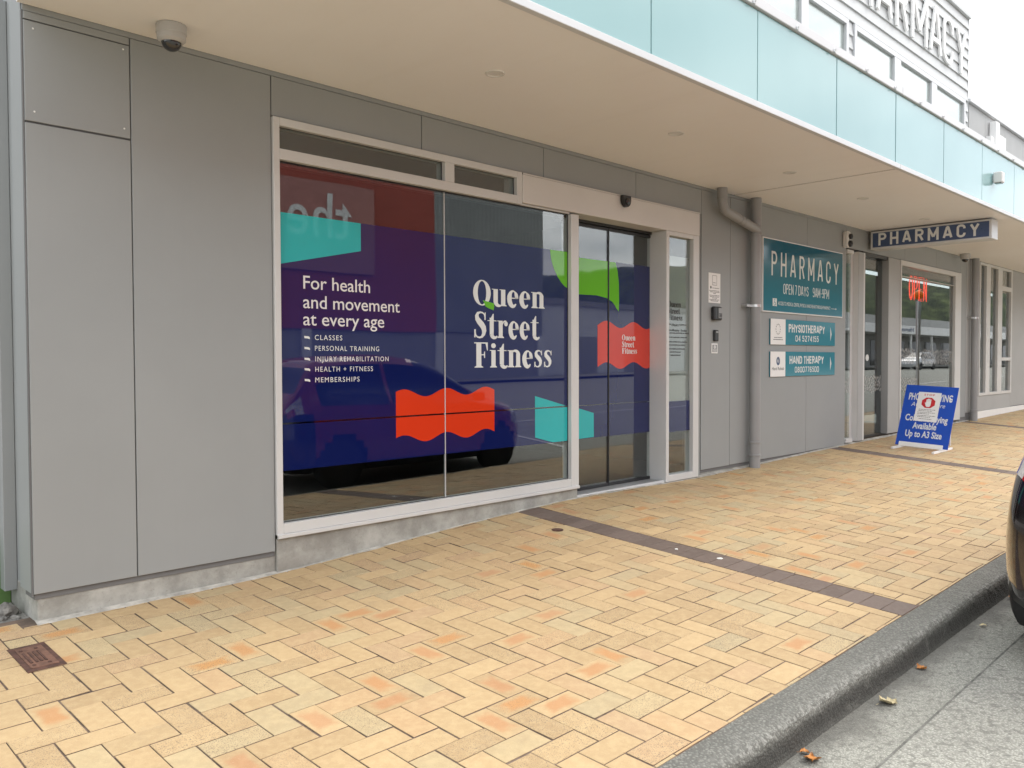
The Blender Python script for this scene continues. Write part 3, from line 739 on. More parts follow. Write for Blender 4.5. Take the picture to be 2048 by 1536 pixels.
# header, entrance doors and side light -----------------------------------
hd = MB(); hd.box(4.5185, 6.982, 4.428, 4.64, 2.67, 2.886, .003); hd.box(4.5185, 6.982, 4.425, 4.4285, 2.886, 2.897, .001)
hd.build('door_header', MAT['header'], B)
je = MB(); je.box(6.43, 6.476, 4.432, 4.655, .318, 2.669); je.box(6.884, 6.980, F0, F1, .318, 2.669); je.box(6.476, 6.884, F0, F1, .318, .378); je.box(6.476, 6.884, F0, F1, 2.63, 2.669)
sl_ = je.build('side_light', MAT['frame'], B)
MB().box(6.476, 6.884, G0, G0 + .006, .378, 2.63, 0).build('pane', MAT['pane'], sl_)
MB().box(6.476, 6.884, FY, FY + .001, .780, 1.071, 0).build('navy_film', MAT['navy'], sl_)
MB().box(6.476, 6.884, G0 + .0075, G0 + .0085, 1.06, 2.45, 0).build('frosted_film', MAT['frostpane'], sl_)
for s, z, w, q in (('Queen', 1.968, .215, .052), ('Street', 1.905, .2, .052), ('Fitness', 1.843, .24, .052)): fatface('lettering', s, (6.513, DY, z), X, Z, w, q, MAT['greyletter'], sl_)
text('lettering', 'Hours', (6.577, DY, 1.786), X, Z, .112, .026, MAT['greyletter'], sl_, .01)
text('lettering', '10pm Monday - Sunday', (6.50, DY, 1.738), X, Z, .33, .021, MAT['greyletter'], sl_, .01)
scribble('fine_print', [(6.48, 6.56, 1.797), (6.70, 6.82, 1.797), (6.48, 6.86, 1.716), (6.48, 6.83, 1.675), (6.48, 6.83, 1.632), (6.50, 6.80, 1.602), (6.50, 6.80, 1.565), (6.55, 6.73, 1.535), (6.56, 6.72, 1.505)], (0, DY, 0), X, Z, MAT['greyletter'], sl_, .011, 5)
DYR = 4.62
for i, (a, b) in enumerate(((5.183, 5.7985), (5.8045, 6.43))):
    fr = MB(); fr.box(a, b, DYR - .006, DYR + .022, .336, .362, .001); fr.box(a, b, DYR - .006, DYR + .022, 2.615, 2.64, .001)
    if i == 0: fr.box(b - .006, b, DYR - .004, DYR + .02, .362, 2.615, 0)
    else: fr.box(a, a + .006, DYR - .004, DYR + .02, .362, 2.615, 0)
    d = fr.build('sliding_door', MAT['black'], B)
    MB().box(a + .002, b - .002, DYR + .002, DYR + .008, .362, 2.615, 0).build('pane', MAT['pane'], d)
    fy = DYR + .0004; dy = fy - .0002
    f = MB(); f.box(a + .003, b - .003, fy, fy + .001, .783, 1.068, 0); f.box(a + .003, b - .003, fy, fy + .001, 1.0745, 2.345, 0); f.build('navy_film', MAT['navy'], d)
    if i == 0:
        decal('teal_shape', [(5.186, .783), (5.384, .785), (5.599, .789), (5.597, 1.0), (5.384, 1.052), (5.186, 1.068)], MAT['teal'], d, dy)
        decal('green_leaf', [(5.186, 2.030), (5.384, 2.030), (5.637, 2.034), (5.776, 2.018), (5.795, 2.011), (5.795, 2.3445), (5.186, 2.3445)], MAT['green'], d, dy)
        b_, t_ = wavy(5.651, 6.428, 1.785, 1.415, .030, 1.95, .1 - .5); k0 = [q for q in range(len(b_)) if b_[q][0] <= 5.796]
        wave_decal('coral_flag', 0, 0, 0, 9, [b_[q] for q in k0], [t_[q] for q in k0], MAT['coral'], d, dy)
    else:
        decal('green_leaf', [(5.8075, 2.006), (5.84, 1.995), (5.864, 1.984), (5.9, 1.955), (5.918, 1.931), (5.94, 1.915), (5.954, 1.905), (5.957, 2.0), (5.954, 2.156), (5.936, 2.266), (5.905, 2.3445), (5.8075, 2.3445)], MAT['green'], d, dy)
        k0 = [q for q in range(len(b_)) if b_[q][0] >= 5.806]
        wave_decal('coral_flag', 0, 0, 0, 9, [b_[q] for q in k0], [t_[q] for q in k0], MAT['coral'], d, dy)
        for s, z, w in (('Queen', 1.646, .2), ('Street', 1.584, .183), ('Fitness', 1.524, .224)): fatface('lettering', s, (6.0, dy - .0012, z), X, Z, w, .05, MAT['letter'], d)
ts = MB(); ts.box(5.181, 6.43, 4.47, 4.80, .20, .334, .003); ts.build('door_threshold', MAT['pipe'], B)
MB().box(5.181, 6.43, 4.452, 4.4695, .20, .338, .002).build('sill_strip', MAT['alu'], B)
MB().box(5.181, 6.43, 4.60, 4.72, 2.645, 2.6695, .001).build('door_track', MAT['black'], B)

# pharmacy entrance ----------------------------------------------------------
pf = MB()
pf.box(10.41, 10.60, F0, F1, .40, .452); pf.box(10.41, 10.60, F0, F1, 2.82, 2.865)
pf.box(10.74, 10.96, F0, 4.55, .40, 2.865); pf.box(10.60, 10.7398, 4.50, 4.58, .40, 2.865)

pent = pf.build('pharmacy_entrance', MAT['frame'], B)
MB().box(11.80, 12.215, 4.445, 4.60, .43, 2.885).box(10.74, 10.905, 4.428, 4.4318, .40, 2.865, .001).build('jamb_cladding', MAT['clad2'], pent)
MB().box(10.41, 10.60, G0, G0 + .006, .452, 2.82, 0).build('side_pane', MAT['pane_dark'], pent)
for a, b in ((10.962, 11.20), (11.206, 11.80)): MB().box(a, b, 4.535, 4.541, .44, 2.845, 0).build('door_pane', MAT['pane_dark'], pent)
MB().box(11.2, 11.206, 4.53, 4.545, .44, 2.845, 0).box(10.96, 11.80, 4.53, 4.56, .41, .44, 0).box(10.96, 11.8, 4.46, 4.56, 2.845, 2.888, 0).build('door_edge', MAT['black'], pent)
st = MB()
for cx in (11.06, 11.30): st.prism(arc(cx, 1.49, .055, .045, 0, 350, 16), (0, 4.533, 0), X, Z, .0006)
build_split(st, 'door_sticker', MAT['letter'], pent)
pw = MB(); pw.box(12.2155, 12.25, F0, F1, .47, 2.882); pw.box(14.575, 14.86, F0, F1, .47, 2.882); pw.box(12.25, 14.575, F0, F1, 2.812, 2.882); pw.box(12.25, 14.575, F0, F1, .47, .60); pw.box(12.25, 14.575, F0 + .01, F1, 2.655, 2.662, 0)
pwin = pw.build('pharmacy_window', MAT['frame'], B)
MB().box(12.25, 14.575, G0, G0 + .006, .60, 2.812, 0).build('pane', MAT['pane_dark'], pwin)
def pebbles(xa, xb, z0, z1, y, par, seed):
    R = random.Random(seed); mb = MB(); n = 0; pts = []
    for _ in range(4000):
        x, z = R.uniform(xa, xb), R.uniform(z0, z1); rr = R.uniform(.010, .024)
        if abs(z - (z0 + z1) / 2) > (z1 - z0) / 2 * (.75 + .3 * mnoise.noise((x * 5, seed, 0))): continue
        if x - rr * .7 < xa or x + rr * .7 > xb: continue
        if all((x - a) ** 2 + ((z - b) * .75) ** 2 > ((rr + c) * .95) ** 2 for a, b, c in pts):
            pts.append((x, z, rr)); t = R.uniform(-.4, .4)
            mb.prism([(x + rr * .72 * cos(q) * cos(t) - rr * 1.2 * sin(q) * sin(t), z + rr * .72 * cos(q) * sin(t) + rr * 1.2 * sin(q) * cos(t)) for q in [2 * pi * k / 9 for k in range(9)]], (0, y, 0), X, Z, .0005)
            if len(pts) > 260: break
    return mb.build('pebble_pattern', MAT['frost'], par)
pebbles(10.415, 10.598, 1.0, 1.25, G0 - .001, pent, 1); pebbles(10.965, 11.198, 1.0, 1.25, 4.534, pent, 2); pebbles(11.21, 11.79, 1.0, 1.25, 4.534, pent, 3)
pebbles(12.26, 13.0, .97, 1.22, G0 - .001, pwin, 4); pebbles(12.26, 12.9, 1.38, 1.65, G0 - .001, pwin, 5); pebbles(13.2, 14.57, 1.36, 1.64, G0 - .001, pwin, 6)
# rooms behind the glass
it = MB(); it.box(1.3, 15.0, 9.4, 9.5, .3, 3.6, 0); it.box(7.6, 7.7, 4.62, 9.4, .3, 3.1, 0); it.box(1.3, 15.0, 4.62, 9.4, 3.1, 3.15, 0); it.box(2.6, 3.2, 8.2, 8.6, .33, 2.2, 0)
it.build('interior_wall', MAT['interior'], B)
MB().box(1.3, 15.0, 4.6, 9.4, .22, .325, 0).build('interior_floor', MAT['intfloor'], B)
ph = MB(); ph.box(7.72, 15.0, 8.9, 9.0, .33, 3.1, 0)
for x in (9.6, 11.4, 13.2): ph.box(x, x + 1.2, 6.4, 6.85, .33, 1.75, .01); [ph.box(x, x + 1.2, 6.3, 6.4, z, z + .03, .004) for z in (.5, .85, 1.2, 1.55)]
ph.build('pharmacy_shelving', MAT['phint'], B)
for x, y in ((10.6, 5.9), (12.6, 5.9), (14.0, 7.4), (11.0, 7.6)): MB().box(x, x + .6, y, y + 1.2, 3.085, 3.098, 0).build('ceiling_light', MAT['ceil_lamp'], B)

# canopy ------------------------------------------------------------------
ZS = 3.166; YF = 2.80
cb = MB(); cb.box(1.12, 46, YF + .06, 4.46, 3.74, 3.80, 0); cb.box(1.115, 1.14, YF + .03, 4.46, 3.19, 3.80, .002); cb.box(1.14, 46, YF + .05, YF + .07, 3.20, 3.74, 0)
can = cb.build('canopy', MAT['clad'], B)
sfm = MB(); sfm.box(1.115, 7.645, YF + .034, 4.4505, ZS, ZS + .02, .002); sfm.box(7.675, 15.6, YF + .034, 4.4505, ZS, ZS + .02, .002); sfm.box(15.604, 46, YF + .034, 4.4505, ZS, ZS + .02, .002)
sfm.build('soffit', MAT['soffit'], can)
MB().box(7.645, 7.675, YF + .034, 4.4505, ZS + .006, ZS + .019, 0).build('soffit_gap', MAT['black'], can)
tr = MB()
for a, b in ((1.11, 7.656), (7.66, 46)):
    tr.box(a, b, YF - .006, YF + .033, ZS - .006, 3.204, .003); tr.box(a, b, YF - .02, YF + .14, 3.815, 3.885, .004)
x = 1.35
while x < 30: tr.cyl((x, YF - .02, 3.835), (x, YF - .034, 3.83), .012, .010, 8, mi=1); tr.box(x - .012, x + .012, YF - .032, YF - .02, 3.815, 3.835, .002, 1); x += .612
tr.build('edge_flashing', [MAT['alu'], MAT['steel']], can)
fx = [1.115, 1.455, 2.685, 3.908, 5.12, 6.35, 7.558, 8.806, 10.04, 11.29]
while fx[-1] < 45: fx.append(fx[-1] + 1.235)
for a, b in zip(fx, fx[1:]):
    g = .008 if abs(b - 7.558) < .01 or abs(a - 7.558) < .01 else .0045
    MB().box(a + g, b - g, YF + .002, YF + .016, 3.206, 3.812, .002).build('fascia_panel', MAT['aqua'], can)
MB().box(1.12, 46, YF + .0175, YF + .03, 3.206, 3.812, 0).build('fascia_backing', MAT['pipe'], can)

# raised letters on the upper wall ----------------------------------------
ls = thing('wall_letters', 'large raised white letters spelling PHARMACY on the white boarded upper wall', 'sign', (12.4, 4.42, 6.07))
for ch, xc, w in (('P', 10.18, .42), ('H', 10.80, .46), ('A', 11.44, .52), ('R', 12.07, .45), ('M', 12.745, .62), ('A', 13.42, .50), ('C', 13.98, .44), ('Y', 14.61, .48)):
    cond('letter', ch, (xc - w / 2, 4.42, 6.075), X, Z, w, .725, .066, MAT['white'], ls, .030)

# ---------------------------------------------------------------- neighbouring buildings
NB = thing('grey_neighbour_building', 'plain grey panelled building with tall narrow windows beyond the corner downpipe', 'building', (15.2, 4.45, 0))
nb = MB()
def np_(x0, x1, z0, z1, y=4.45): nb.box(x0 + .004, x1 - .004, y, y + .012, z0, z1, .0015, 0)
for a, b in ((15.19, 16.08), (16.08, 17.28), (17.28, 18.5), (18.5, 19.7), (19.7, 20.9), (20.9, 23.3), (23.3, 26), (26, 29), (29, 34), (34, 40), (40, 46)): np_(a, b, 3.80, 5.74)
np_(15.185, 15.86, .56, 3.16); np_(15.86, 17.86, .56, .822); np_(17.86, 20.3, .57, 3.16); np_(20.3, 24, .58, 3.16); np_(24, 46, .6, 3.16)
nb.box(15.17, 46, 4.4625, 4.6, 3.165, 5.74, 0, 1); nb.box(15.17, 15.86, 4.4625, 4.6, .4, 3.165, 0, 1); nb.box(15.86, 17.86, 4.4625, 4.6, .4, .82, 0, 1); nb.box(17.86, 46, 4.4625, 4.6, .4, 3.165, 0, 1)
nb.build('wall_cladding', [MAT['clad2'], MAT['dark']], NB)
MB().box(15.1, 46, 4.40, 4.8, 5.745, 5.80, .004).build('parapet_cap', MAT['alu'], NB)
MB().box(15.45, 46, 4.44, 4.461, .30, .556, .003).build('plinth', MAT['white'], NB)
MB().box(15.3, 46, 6.4, 6.5, .4, 3.1, 0).box(15.3, 46, 4.6, 6.4, 3.17, 3.2, 0).build('interior_wall', MAT['interior'], NB)
wf = MB(); wz0, wz1 = .826, 3.158
for a, b in ((15.862, 15.90), (16.235, 16.47), (16.935, 17.20), (17.78, 17.858)): wf.box(a, b, F0, F1, wz0, wz1)
for a, b in ((15.90, 16.235), (16.47, 16.935), (17.20, 17.78)): wf.box(a, b, F0, F1, wz0, wz0 + .05); wf.box(a, b, F0, F1, wz1 - .045, wz1)
wf.box(17.20, 17.78, F0, F1, 2.735, 2.82); wf.box(17.20, 17.78, F0, F1, 1.44, 1.50)
nw = wf.build('narrow_window', MAT['frame'], NB)
for a, b in ((15.90, 16.235), (16.47, 16.935), (17.20, 17.78)): MB().box(a, b, G0, G0 + .006, wz0 + .05, wz1 - .045, 0).build('pane', MAT['pane_dark'], nw)
lg = thing('medical_cross_sign', 'raised white cross shaped emblem on the grey upper wall beyond the white boards', 'sign', (16.5, 4.42, 5.2))
MB().box(16.29, 16.50, 4.33, 4.44, 4.9, 5.645, .004).build('upright_bar', MAT['white'], lg)
MB().box(16.10, 16.288, 4.36, 4.44, 5.0, 5.36, .004).box(16.502, 17.0, 4.36, 4.44, 5.0, 5.475, .004).build('cross_arm', MAT['white'], lg)

NL = thing('left_neighbour_building', 'plain grey clad building set well back beyond the left corner', 'building', (-4, 10, 0))
n2 = MB()
for a, b in ((-12, -8.4), (-8.4, -4.8), (-4.8, -1.2), (-1.2, 1.10)): n2.box(a + .004, b - .004, 9.6, 9.64, .30, 5.6, .003)
n2.box(-12, 1.10, 9.641, 14, -.2, 5.55, 0)
n2.build('wall_cladding', MAT['clad2'], NL)
MB().box(-12.1, 1.12, 9.5, 9.7, 5.6, 5.7, .004).build('roof_edge', MAT['alu'], NL)
GW = thing('green_low_wall', 'low green painted wall on gravel beside the left corner', 'wall', (-1, 5.0, 0))
MB().box(-5, 1.163, 4.935, 5.08, -.1, .56, .006).build('wall', MAT['greenpaint'], GW)
MB().box(-5, 1.163, 4.925, 5.09, .561, .60, .004).build('coping', MAT['conc'], GW)

# ---------------------------------------------------------------- fittings and signs on the building
def downpipe(name, label, x, y, ztop, zbot, bracket_z, socks, elbow=None):
    t = thing(name, label, 'downpipe', (x, y, zbot))
    p = MB(); p.cyl((x, y, zbot), (x, y, ztop), .0565, n=24)
    p.build('pipe', MAT['pipe'], t, True)
    s = MB()
    for z in socks: s.lathe([(.0566, z - .012), (.0635, z - .009), (.0635, z + .009), (.0566, z + .012)], (x, y, 0), n=24)
    build_split(s, 'socket_ring', MAT['pipe'], t, True)
    for z in bracket_z:
        b = MB(); b.lathe([(.0575, z - .014), (.0605, z - .014), (.0605, z + .014), (.0575, z + .014)], (x, y, 0), n=24)
        b.box(x - .155, x - .05, y + .012, y + .018, z - .014, z + .014, .001); b.cyl((x - .15, y + .01, z), (x - .15, y + .09, z), .012, n=10)
        b.build('bracket', MAT['steel'], t, True)
    if elbow:
        e = MB(); e.tube(elbow, .0465, 20); e.build('offset_pipe', MAT['pipe'], t, True)
        c = MB()
        a, b = Vector(elbow[-5]), Vector(elbow[-4]); d = (b - a).normalized()
        for k in (0, .07): q = a + d * (.02 + k); c.tube([q, q + d * .012], .0505, 20)
        c.lathe([(.047, 3.06), (.0525, 3.065), (.0525, 3.165)], (elbow[0][0], elbow[0][1], 0), n=20)
        build_split(c, 'socket_ring', MAT['pipe'], t, True)
    return t
def ez(a, b, n): return [Vector(a) + (Vector(b) - Vector(a)) * k / n for k in range(n + 1)]
XE, YE = 7.255, 4.345
bend = [(XE, YE, 3.17), (XE, YE, 3.055)] + [(XE + .115 * (1 - cos(q)), YE, 3.055 - .115 * sin(q)) for q in [rad(10 * k) for k in range(1, 9)]]
last = Vector(bend[-1]); dirn = Vector((sin(rad(80)), 0, -cos(rad(80))))
endp = Vector((7.975, YE + .01, last.z - (7.975 - last.x) / math.tan(rad(80))))
bend += [tuple(last + (endp - last) * k) for k in (.35, .6, .8, .9, 1.0)]
downpipe('downpipe', 'grey round downpipe with a sloping offset branch under the soffit, left of the teal sign', 7.975, 4.372, 3.17, .27, [2.035], [.59, .452, 2.79], bend)
downpipe('downpipe', 'straight grey downpipe at the building corner beside the narrow windows', 15.385, 4.372, 3.17, .40, [2.165], [.60], None)

def dome_camera(x, y, label, r=.074):
    t = thing('dome_camera', label, 'security camera', (x, y, ZS))
    MB().lathe([(r * .94, 0), (r, -.006), (r, -.045), (r * .96, -.05)], (x, y, ZS), n=32).build('housing', MAT['camgrey'], t, True, 30)
    MB().lathe([(r * .955, -.0505), (r * .93, -.075), (r * .74, -.088), (r * .66, -.0885)], (x, y, ZS), n=32).build('trim_ring', MAT['camgrey'], t, True, 30)
    MB().lathe([(r * .66 * cos(rad(q)), -.085 - r * .62 * sin(rad(q))) for q in range(0, 91, 10)], (x, y, ZS), n=28).build('lens_dome', MAT['dome'], t, True, 60)
dome_camera(1.752, 4.212, 'white dome security camera on the soffit above the left wall panel')
dome_camera(14.585, 4.30, 'small dome security camera on the soffit beside the corner downpipe', .08)
MAT['lamp_off'] = plain('recessed_lamp_face', (.70, .69, .67), .3)
for (x, y), lb in zip(((3.406, 3.567), (5.27, 3.551), (7.101, 3.559), (8.795, 3.588), (10.6, 3.58), (12.45, 3.58)),
                      ('nearest recessed downlight in the soffit, above the navy film window', 'recessed downlight in the soffit above the sliding doors', 'recessed downlight in the soffit just before the dark soffit joint', 'recessed downlight just past the dark soffit joint, above the teal sign', 'recessed downlight beside the near end of the hanging sign', 'recessed downlight just beyond the hanging sign')):
    t = thing('downlight', lb, 'downlight', (x, y, ZS), 'recessed downlights along the soffit')
    MB().lathe([(.062, .0), (.058, -.006), (.046, -.006), (.043, -.001)], (x, y, ZS), n=28).build('trim_ring', MAT['whitepl'], t, True)
    MB().lathe([(.043, -.0015), (.0005, -.0012)], (x, y, ZS), n=28).build('lamp_face', MAT['lamp_off'], t)
t = thing('motion_sensor', 'small black rounded sensor on the pale header above the sliding doors', 'sensor', (5.772, 4.42, 2.85))
mb = MB(); pr = [(-.054, .034)] + [(.054 * cos(q), .064 * sin(q) - .0) for q in [rad(a) for a in range(180, 361, 12)]] + [(.054, .034)]
mb.prism(pr, (5.772, 4.42, 2.857), X, Z, .034); mb.build('housing', MAT['black'], t)
MB().lathe([(.03, 0), (.028, -.012), (.0005, -.018)], (5.772, 4.386, 2.84), 'Y', 20).build('lens', MAT['dome'], t, True)
t = thing('strobe_alarm', 'white alarm unit with dark lenses on the wall above the teal sign corner', 'alarm', (10.32, 4.45, 2.86))
MB().box(10.275, 10.375, 4.37, 4.4495, 2.875, 3.075, .018).build('housing', MAT['whitepl'], t)
MB().lathe([(.036, 0), (.032, -.03), (.0005, -.042)], (10.325, 4.372, 3.01), 'Y', 20).lathe([(.044, 0), (.036, -.028), (.0005, -.04)], (10.325, 4.372, 2.92), 'Y', 20).build('lens', MAT['black'], t, True)
t = thing('canopy_light', 'small white box light fixed to an aqua fascia panel', 'light', (10.45, 2.8, 3.44))
MB().box(10.40, 10.50, 2.70, 2.79, 3.445, 3.565, .008).build('housing', MAT['whitepl'], t)
MB().box(10.43, 10.47, 2.79, 2.8025, 3.47, 3.54, .002).build('bracket', MAT['steel'], t)
MB().box(10.41, 10.49, 2.712, 2.78, 3.438, 3.4445, .001).build('lens', MAT['dome'], t)

def board(name, label, cat, x0, x1, z0, z1, matf, border=.012, th=.018, bmat='white'):
    t = thing(name, label, cat, ((x0 + x1) / 2, 4.45, z0))
    MB().box(x0, x1, 4.4495 - th, 4.4495, z0, z1, .0015).build('backing_board', MAT[bmat], t)
    MB().box(x0 + border, x1 - border, 4.4495 - th - .002, 4.4495 - th, z0 + border, z1 - border, 0).build('sign_face', matf, t)
    return t, 4.4495 - th - .0022
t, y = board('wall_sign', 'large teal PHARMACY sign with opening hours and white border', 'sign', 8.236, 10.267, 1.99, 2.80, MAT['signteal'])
cond('lettering', 'PHARMACY', (8.425, y, 2.395), X, Z, 1.71, .268, .027, MAT['letter'], t, gap=1.15)
cond('lettering', 'OPEN 7 DAYS', (8.70, y, 2.205), X, Z, .62, .115, .0105, MAT['letter'], t, gap=.5)
cond('lettering', '9AM-9PM', (9.43, y, 2.205), X, Z, .44, .115, .0105, MAT['letter'], t, gap=.45)
text('lettering', 'ACCESS TO MEDICAL CENTRE, PHYSIO & HAND REHAB THROUGH PHARMACY', (8.58, y, 2.075), X, Z, 1.33, .04, MAT['letter'], t)
MB().prism([(8.455, 2.06), (8.55, 2.06), (8.55, 2.145), (8.455, 2.145)], (0, y, 0), X, Z, .0006).build('access_badge', MAT['letter'], t)
wc = MB(); wc.prism(arc(8.50, 2.132, .008, .008, 0, 350, 10), (0, y - .001, 0), X, Z, .0004)
for q in band(arc(8.502, 2.088, .02, .02, 100, 380, 14), [.006, .006]) + band([(8.498, 2.122), (8.501, 2.10), (8.517, 2.098), (8.527, 2.074)], [.008, .008]): wc.prism(q, (0, y - .001, 0), X, Z, .0004)
wc.build('wheelchair_symbol', MAT['signteal2'], t)
MB().prism([(9.94, 2.088), (10.06, 2.088), (10.06, 2.078), (10.09, 2.0905), (10.06, 2.103), (10.06, 2.093), (9.94, 2.093)], (0, y, 0), X, Z, .0006).build('arrow', MAT['letter'], t)
def arrow_sign(label, z0, z1, l1, l2, w1, w2, round_logo):
    t = thing('arrow_sign', label, 'sign', (9.25, 4.45, z0), 'teal arrow signs under the pharmacy sign')
    MB().box(8.42, 10.062, 4.435, 4.4495, z0, z1, .0012).build('backing_board', MAT['signteal2'], t)
    MB().box(8.42, 8.765, 4.4325, 4.4348, z0, z1, .0006).build('logo_panel', MAT['white'], t)
    y = 4.4348; h = z1 - z0; xc = 9.31
    cond('lettering', l1, (xc - w1 / 2, y, z0 + h * .50), X, Z, w1, h * .33, .018, MAT['letter'], t, gap=.55)
    cond('lettering', l2, (xc - w2 / 2, y, z0 + h * .14), X, Z, w2, h * .25, .0115, MAT['letter'], t, gap=.5)
    MB().prism([(9.93, z0 + h * .2), (9.965, z0 + h * .5), (9.93, z0 + h * .8)], (0, y, 0), X, Z, .0006).build('arrow', MAT['letter'], t)
    y2 = 4.4323; lg = MB()
    if round_logo:
        for q in ring(8.595, z0 + h * .62, .042, .048, .02, .025, 24): lg.prism(q, (0, y2, 0), X, Z, .0005)
        lg.prism([(8.585, z0 + h * .5), (8.60, z0 + h * .5), (8.607, z0 + h * .74), (8.592, z0 + h * .74)], (0, y2, 0), X, Z, .0007)
        lg.build('logo', MAT['signnavy'], t); text('lettering', 'Hand Rehab', (8.455, y2, z0 + h * .26), X, Z, .275, .036, MAT['ink'], t)
    else:
        for k in range(12):
            a = 2 * pi * k / 12; lg.prism(arc(8.59 + .05 * cos(a), z0 + h * .60 + .055 * sin(a), .006, .009, 0, 330, 8), (0, y2, 0), X, Z, .0005)
        lg.build('logo', MAT['ink'], t); scribble('fine_print', [(8.50, 8.69, z0 + h * .26), (8.48, 8.71, z0 + h * .18)], (0, y2, 0), X, Z, MAT['ink'], t, .010, 3)
arrow_sign('teal sign reading PHYSIOTHERAPY with a white arrow and dotted logo panel', 1.634, 1.92, 'PHYSIOTHERAPY', '04 5274155', .93, .60, False)
arrow_sign('teal sign reading HAND THERAPY with a white arrow and round blue logo', 1.276, 1.556, 'HAND THERAPY', '0800776500', .88, .62, True)
t = thing('paper_notice', 'white paper notice on the grey wall above the black keypad', 'notice', (7.285, 4.45, 2.036))
MB().box(7.175, 7.395, 4.4455, 4.4492, 2.036, 2.335, .0005).build('sheet', MAT['paper'], t)
nm = MB()
for q in band([(7.245, 2.215), (7.245, 2.31), (7.325, 2.31), (7.325, 2.215), (7.245, 2.215)], [.005] * 5): nm.prism(q, (0, 4.4453, 0), X, Z, .0004)
nm.prism(arc(7.215, 2.19, .014, .014, 0, 350, 12), (0, 4.4453, 0), X, Z, .0004); nm.build('printed_mark', MAT['ink'], t)
scribble('fine_print', [(7.24, 7.37, 2.182), (7.26, 7.31, 2.235), (7.19, 7.37, 2.155), (7.20, 7.375, 2.142), (7.26, 7.31, 2.128), (7.19, 7.375, 2.108), (7.2, 7.37, 2.095), (7.24, 7.33, 2.082), (7.19, 7.37, 2.066), (7.21, 7.35, 2.053)], (0, 4.4453, 0), X, Z, MAT['ink'], t, .0065, 8)
t = thing('key_safe', 'black keypad lock box on the grey wall below the paper notice', 'keypad', (7.29, 4.45, 1.86))
MB().box(7.222, 7.368, 4.402, 4.4495, 1.862, 1.998, .012).build('housing', MAT['black'], t)
MB().box(7.285, 7.355, 4.396, 4.4015, 1.885, 1.985, .004).build('cover', MAT['pipe'], t)
kb = MB()
for i in range(3):
    for j in range(3): kb.box(7.295 + i * .018, 7.306 + i * .018, 4.392, 4.3955, 1.892 + j * .014, 1.902 + j * .014, .001)
build_split(kb, 'button', MAT['black'], t)
t = thing('card_reader', 'narrow black card reader on the grey wall below the keypad', 'card reader', (7.297, 4.45, 1.65))
MB().box(7.262, 7.334, 4.422, 4.4495, 1.652, 1.765, .008).build('housing', MAT['black'], t)
MB().box(7.276, 7.32, 4.4195, 4.4215, 1.735, 1.752, .001).build('indicator_strip', MAT['pipe'], t)
t = thing('door_notice', 'small white framed sign with a dark square under the card reader', 'notice', (7.29, 4.45, 1.53))
MB().box(7.232, 7.347, 4.445, 4.4492, 1.53, 1.63, .001).build('plate', MAT['white'], t)
MB().box(7.246, 7.333, 4.4435, 4.4448, 1.543, 1.617, 0).build('dark_square', MAT['pipe'], t)
dn = MB()
for q in ring(7.29, 1.594, .017, .017, .008, .008, 16): dn.prism(q, (0, 4.4433, 0), X, Z, .0004)
dn.build('symbol', MAT['white'], t); scribble('fine_print', [(7.255, 7.325, 1.562), (7.26, 7.32, 1.551)], (0, 4.4433, 0), X, Z, MAT['white'], t, .006, 2)

# hanging lightbox -----------------------------------------------------------
t = thing('hanging_sign', 'blue PHARMACY lightbox hung under the soffit at right angles to the wall', 'sign', (11.18, 3.7, 3.16))
MB().box(11.062, 11.30, 2.972, 4.408, 2.915, 3.150, .006).build('box_frame', MAT['alu'], t)
MB().box(11.0595, 11.0615, 3.002, 4.378, 2.940, 3.126, 0).build('sign_face', MAT['signnavy'], t)
MB().box(11.3005, 11.3025, 3.002, 4.378, 2.940, 3.126, 0).build('rear_face', MAT['signnavy'], t)
cond('lettering', 'PHARMACY', (11.0593, 4.305, 2.960), -Y, Z, 1.20, .160, .028, MAT['letter'], t, gap=.95)
hg = MB()
for yy in (3.2, 3.7, 4.2): hg.cyl((11.18, yy, 3.15), (11.18, yy, 3.168), .02, n=12)
build_split(hg, 'hanger', MAT['steel'], t)

# neon sign in the pharmacy window ---------------------------------------------
t = thing('neon_sign', 'red neon OPEN sign hanging inside the pharmacy window', 'neon sign', (13.38, 4.62, 2.4))
def ngl(paths, x0, sx, z0, sz, mb):
    for p in paths: mb.tube([(x0 + a * sx, 4.60, z0 + b * sz) for a, b in p], .0055, 6)
GLN = {'O': [arc(.5, .5, .45, .5, 0, 360, 20)], 'P': [[(.1, 0), (.1, 1)], [(.1, 1), (.6, 1), (.85, .88), (.9, .75), (.85, .6), (.6, .48), (.1, .48)]],
       'E': [[(.9, 0), (.1, 0), (.1, 1), (.9, 1)], [(.1, .5), (.75, .5)]], 'N': [[(.1, 0), (.1, 1), (.85, 0), (.85, 1)]]}
for k, ch in enumerate('OPEN'):
    mb = MB(); ngl(GLN[ch], 12.995 + k * .20, .17, 2.37, .36, mb); ngl(GLN[ch], 13.015 + k * .20, .125, 2.395, .31, mb); mb.build('neon_letter', MAT['neon'], t)
MB().cyl((13.1, 4.60, 2.75), (13.1, 4.60, 3.085), .002, n=6).cyl((13.7, 4.60, 2.75), (13.7, 4.60, 3.085), .002, n=6).build('hanging_wire', MAT['ink'], t)

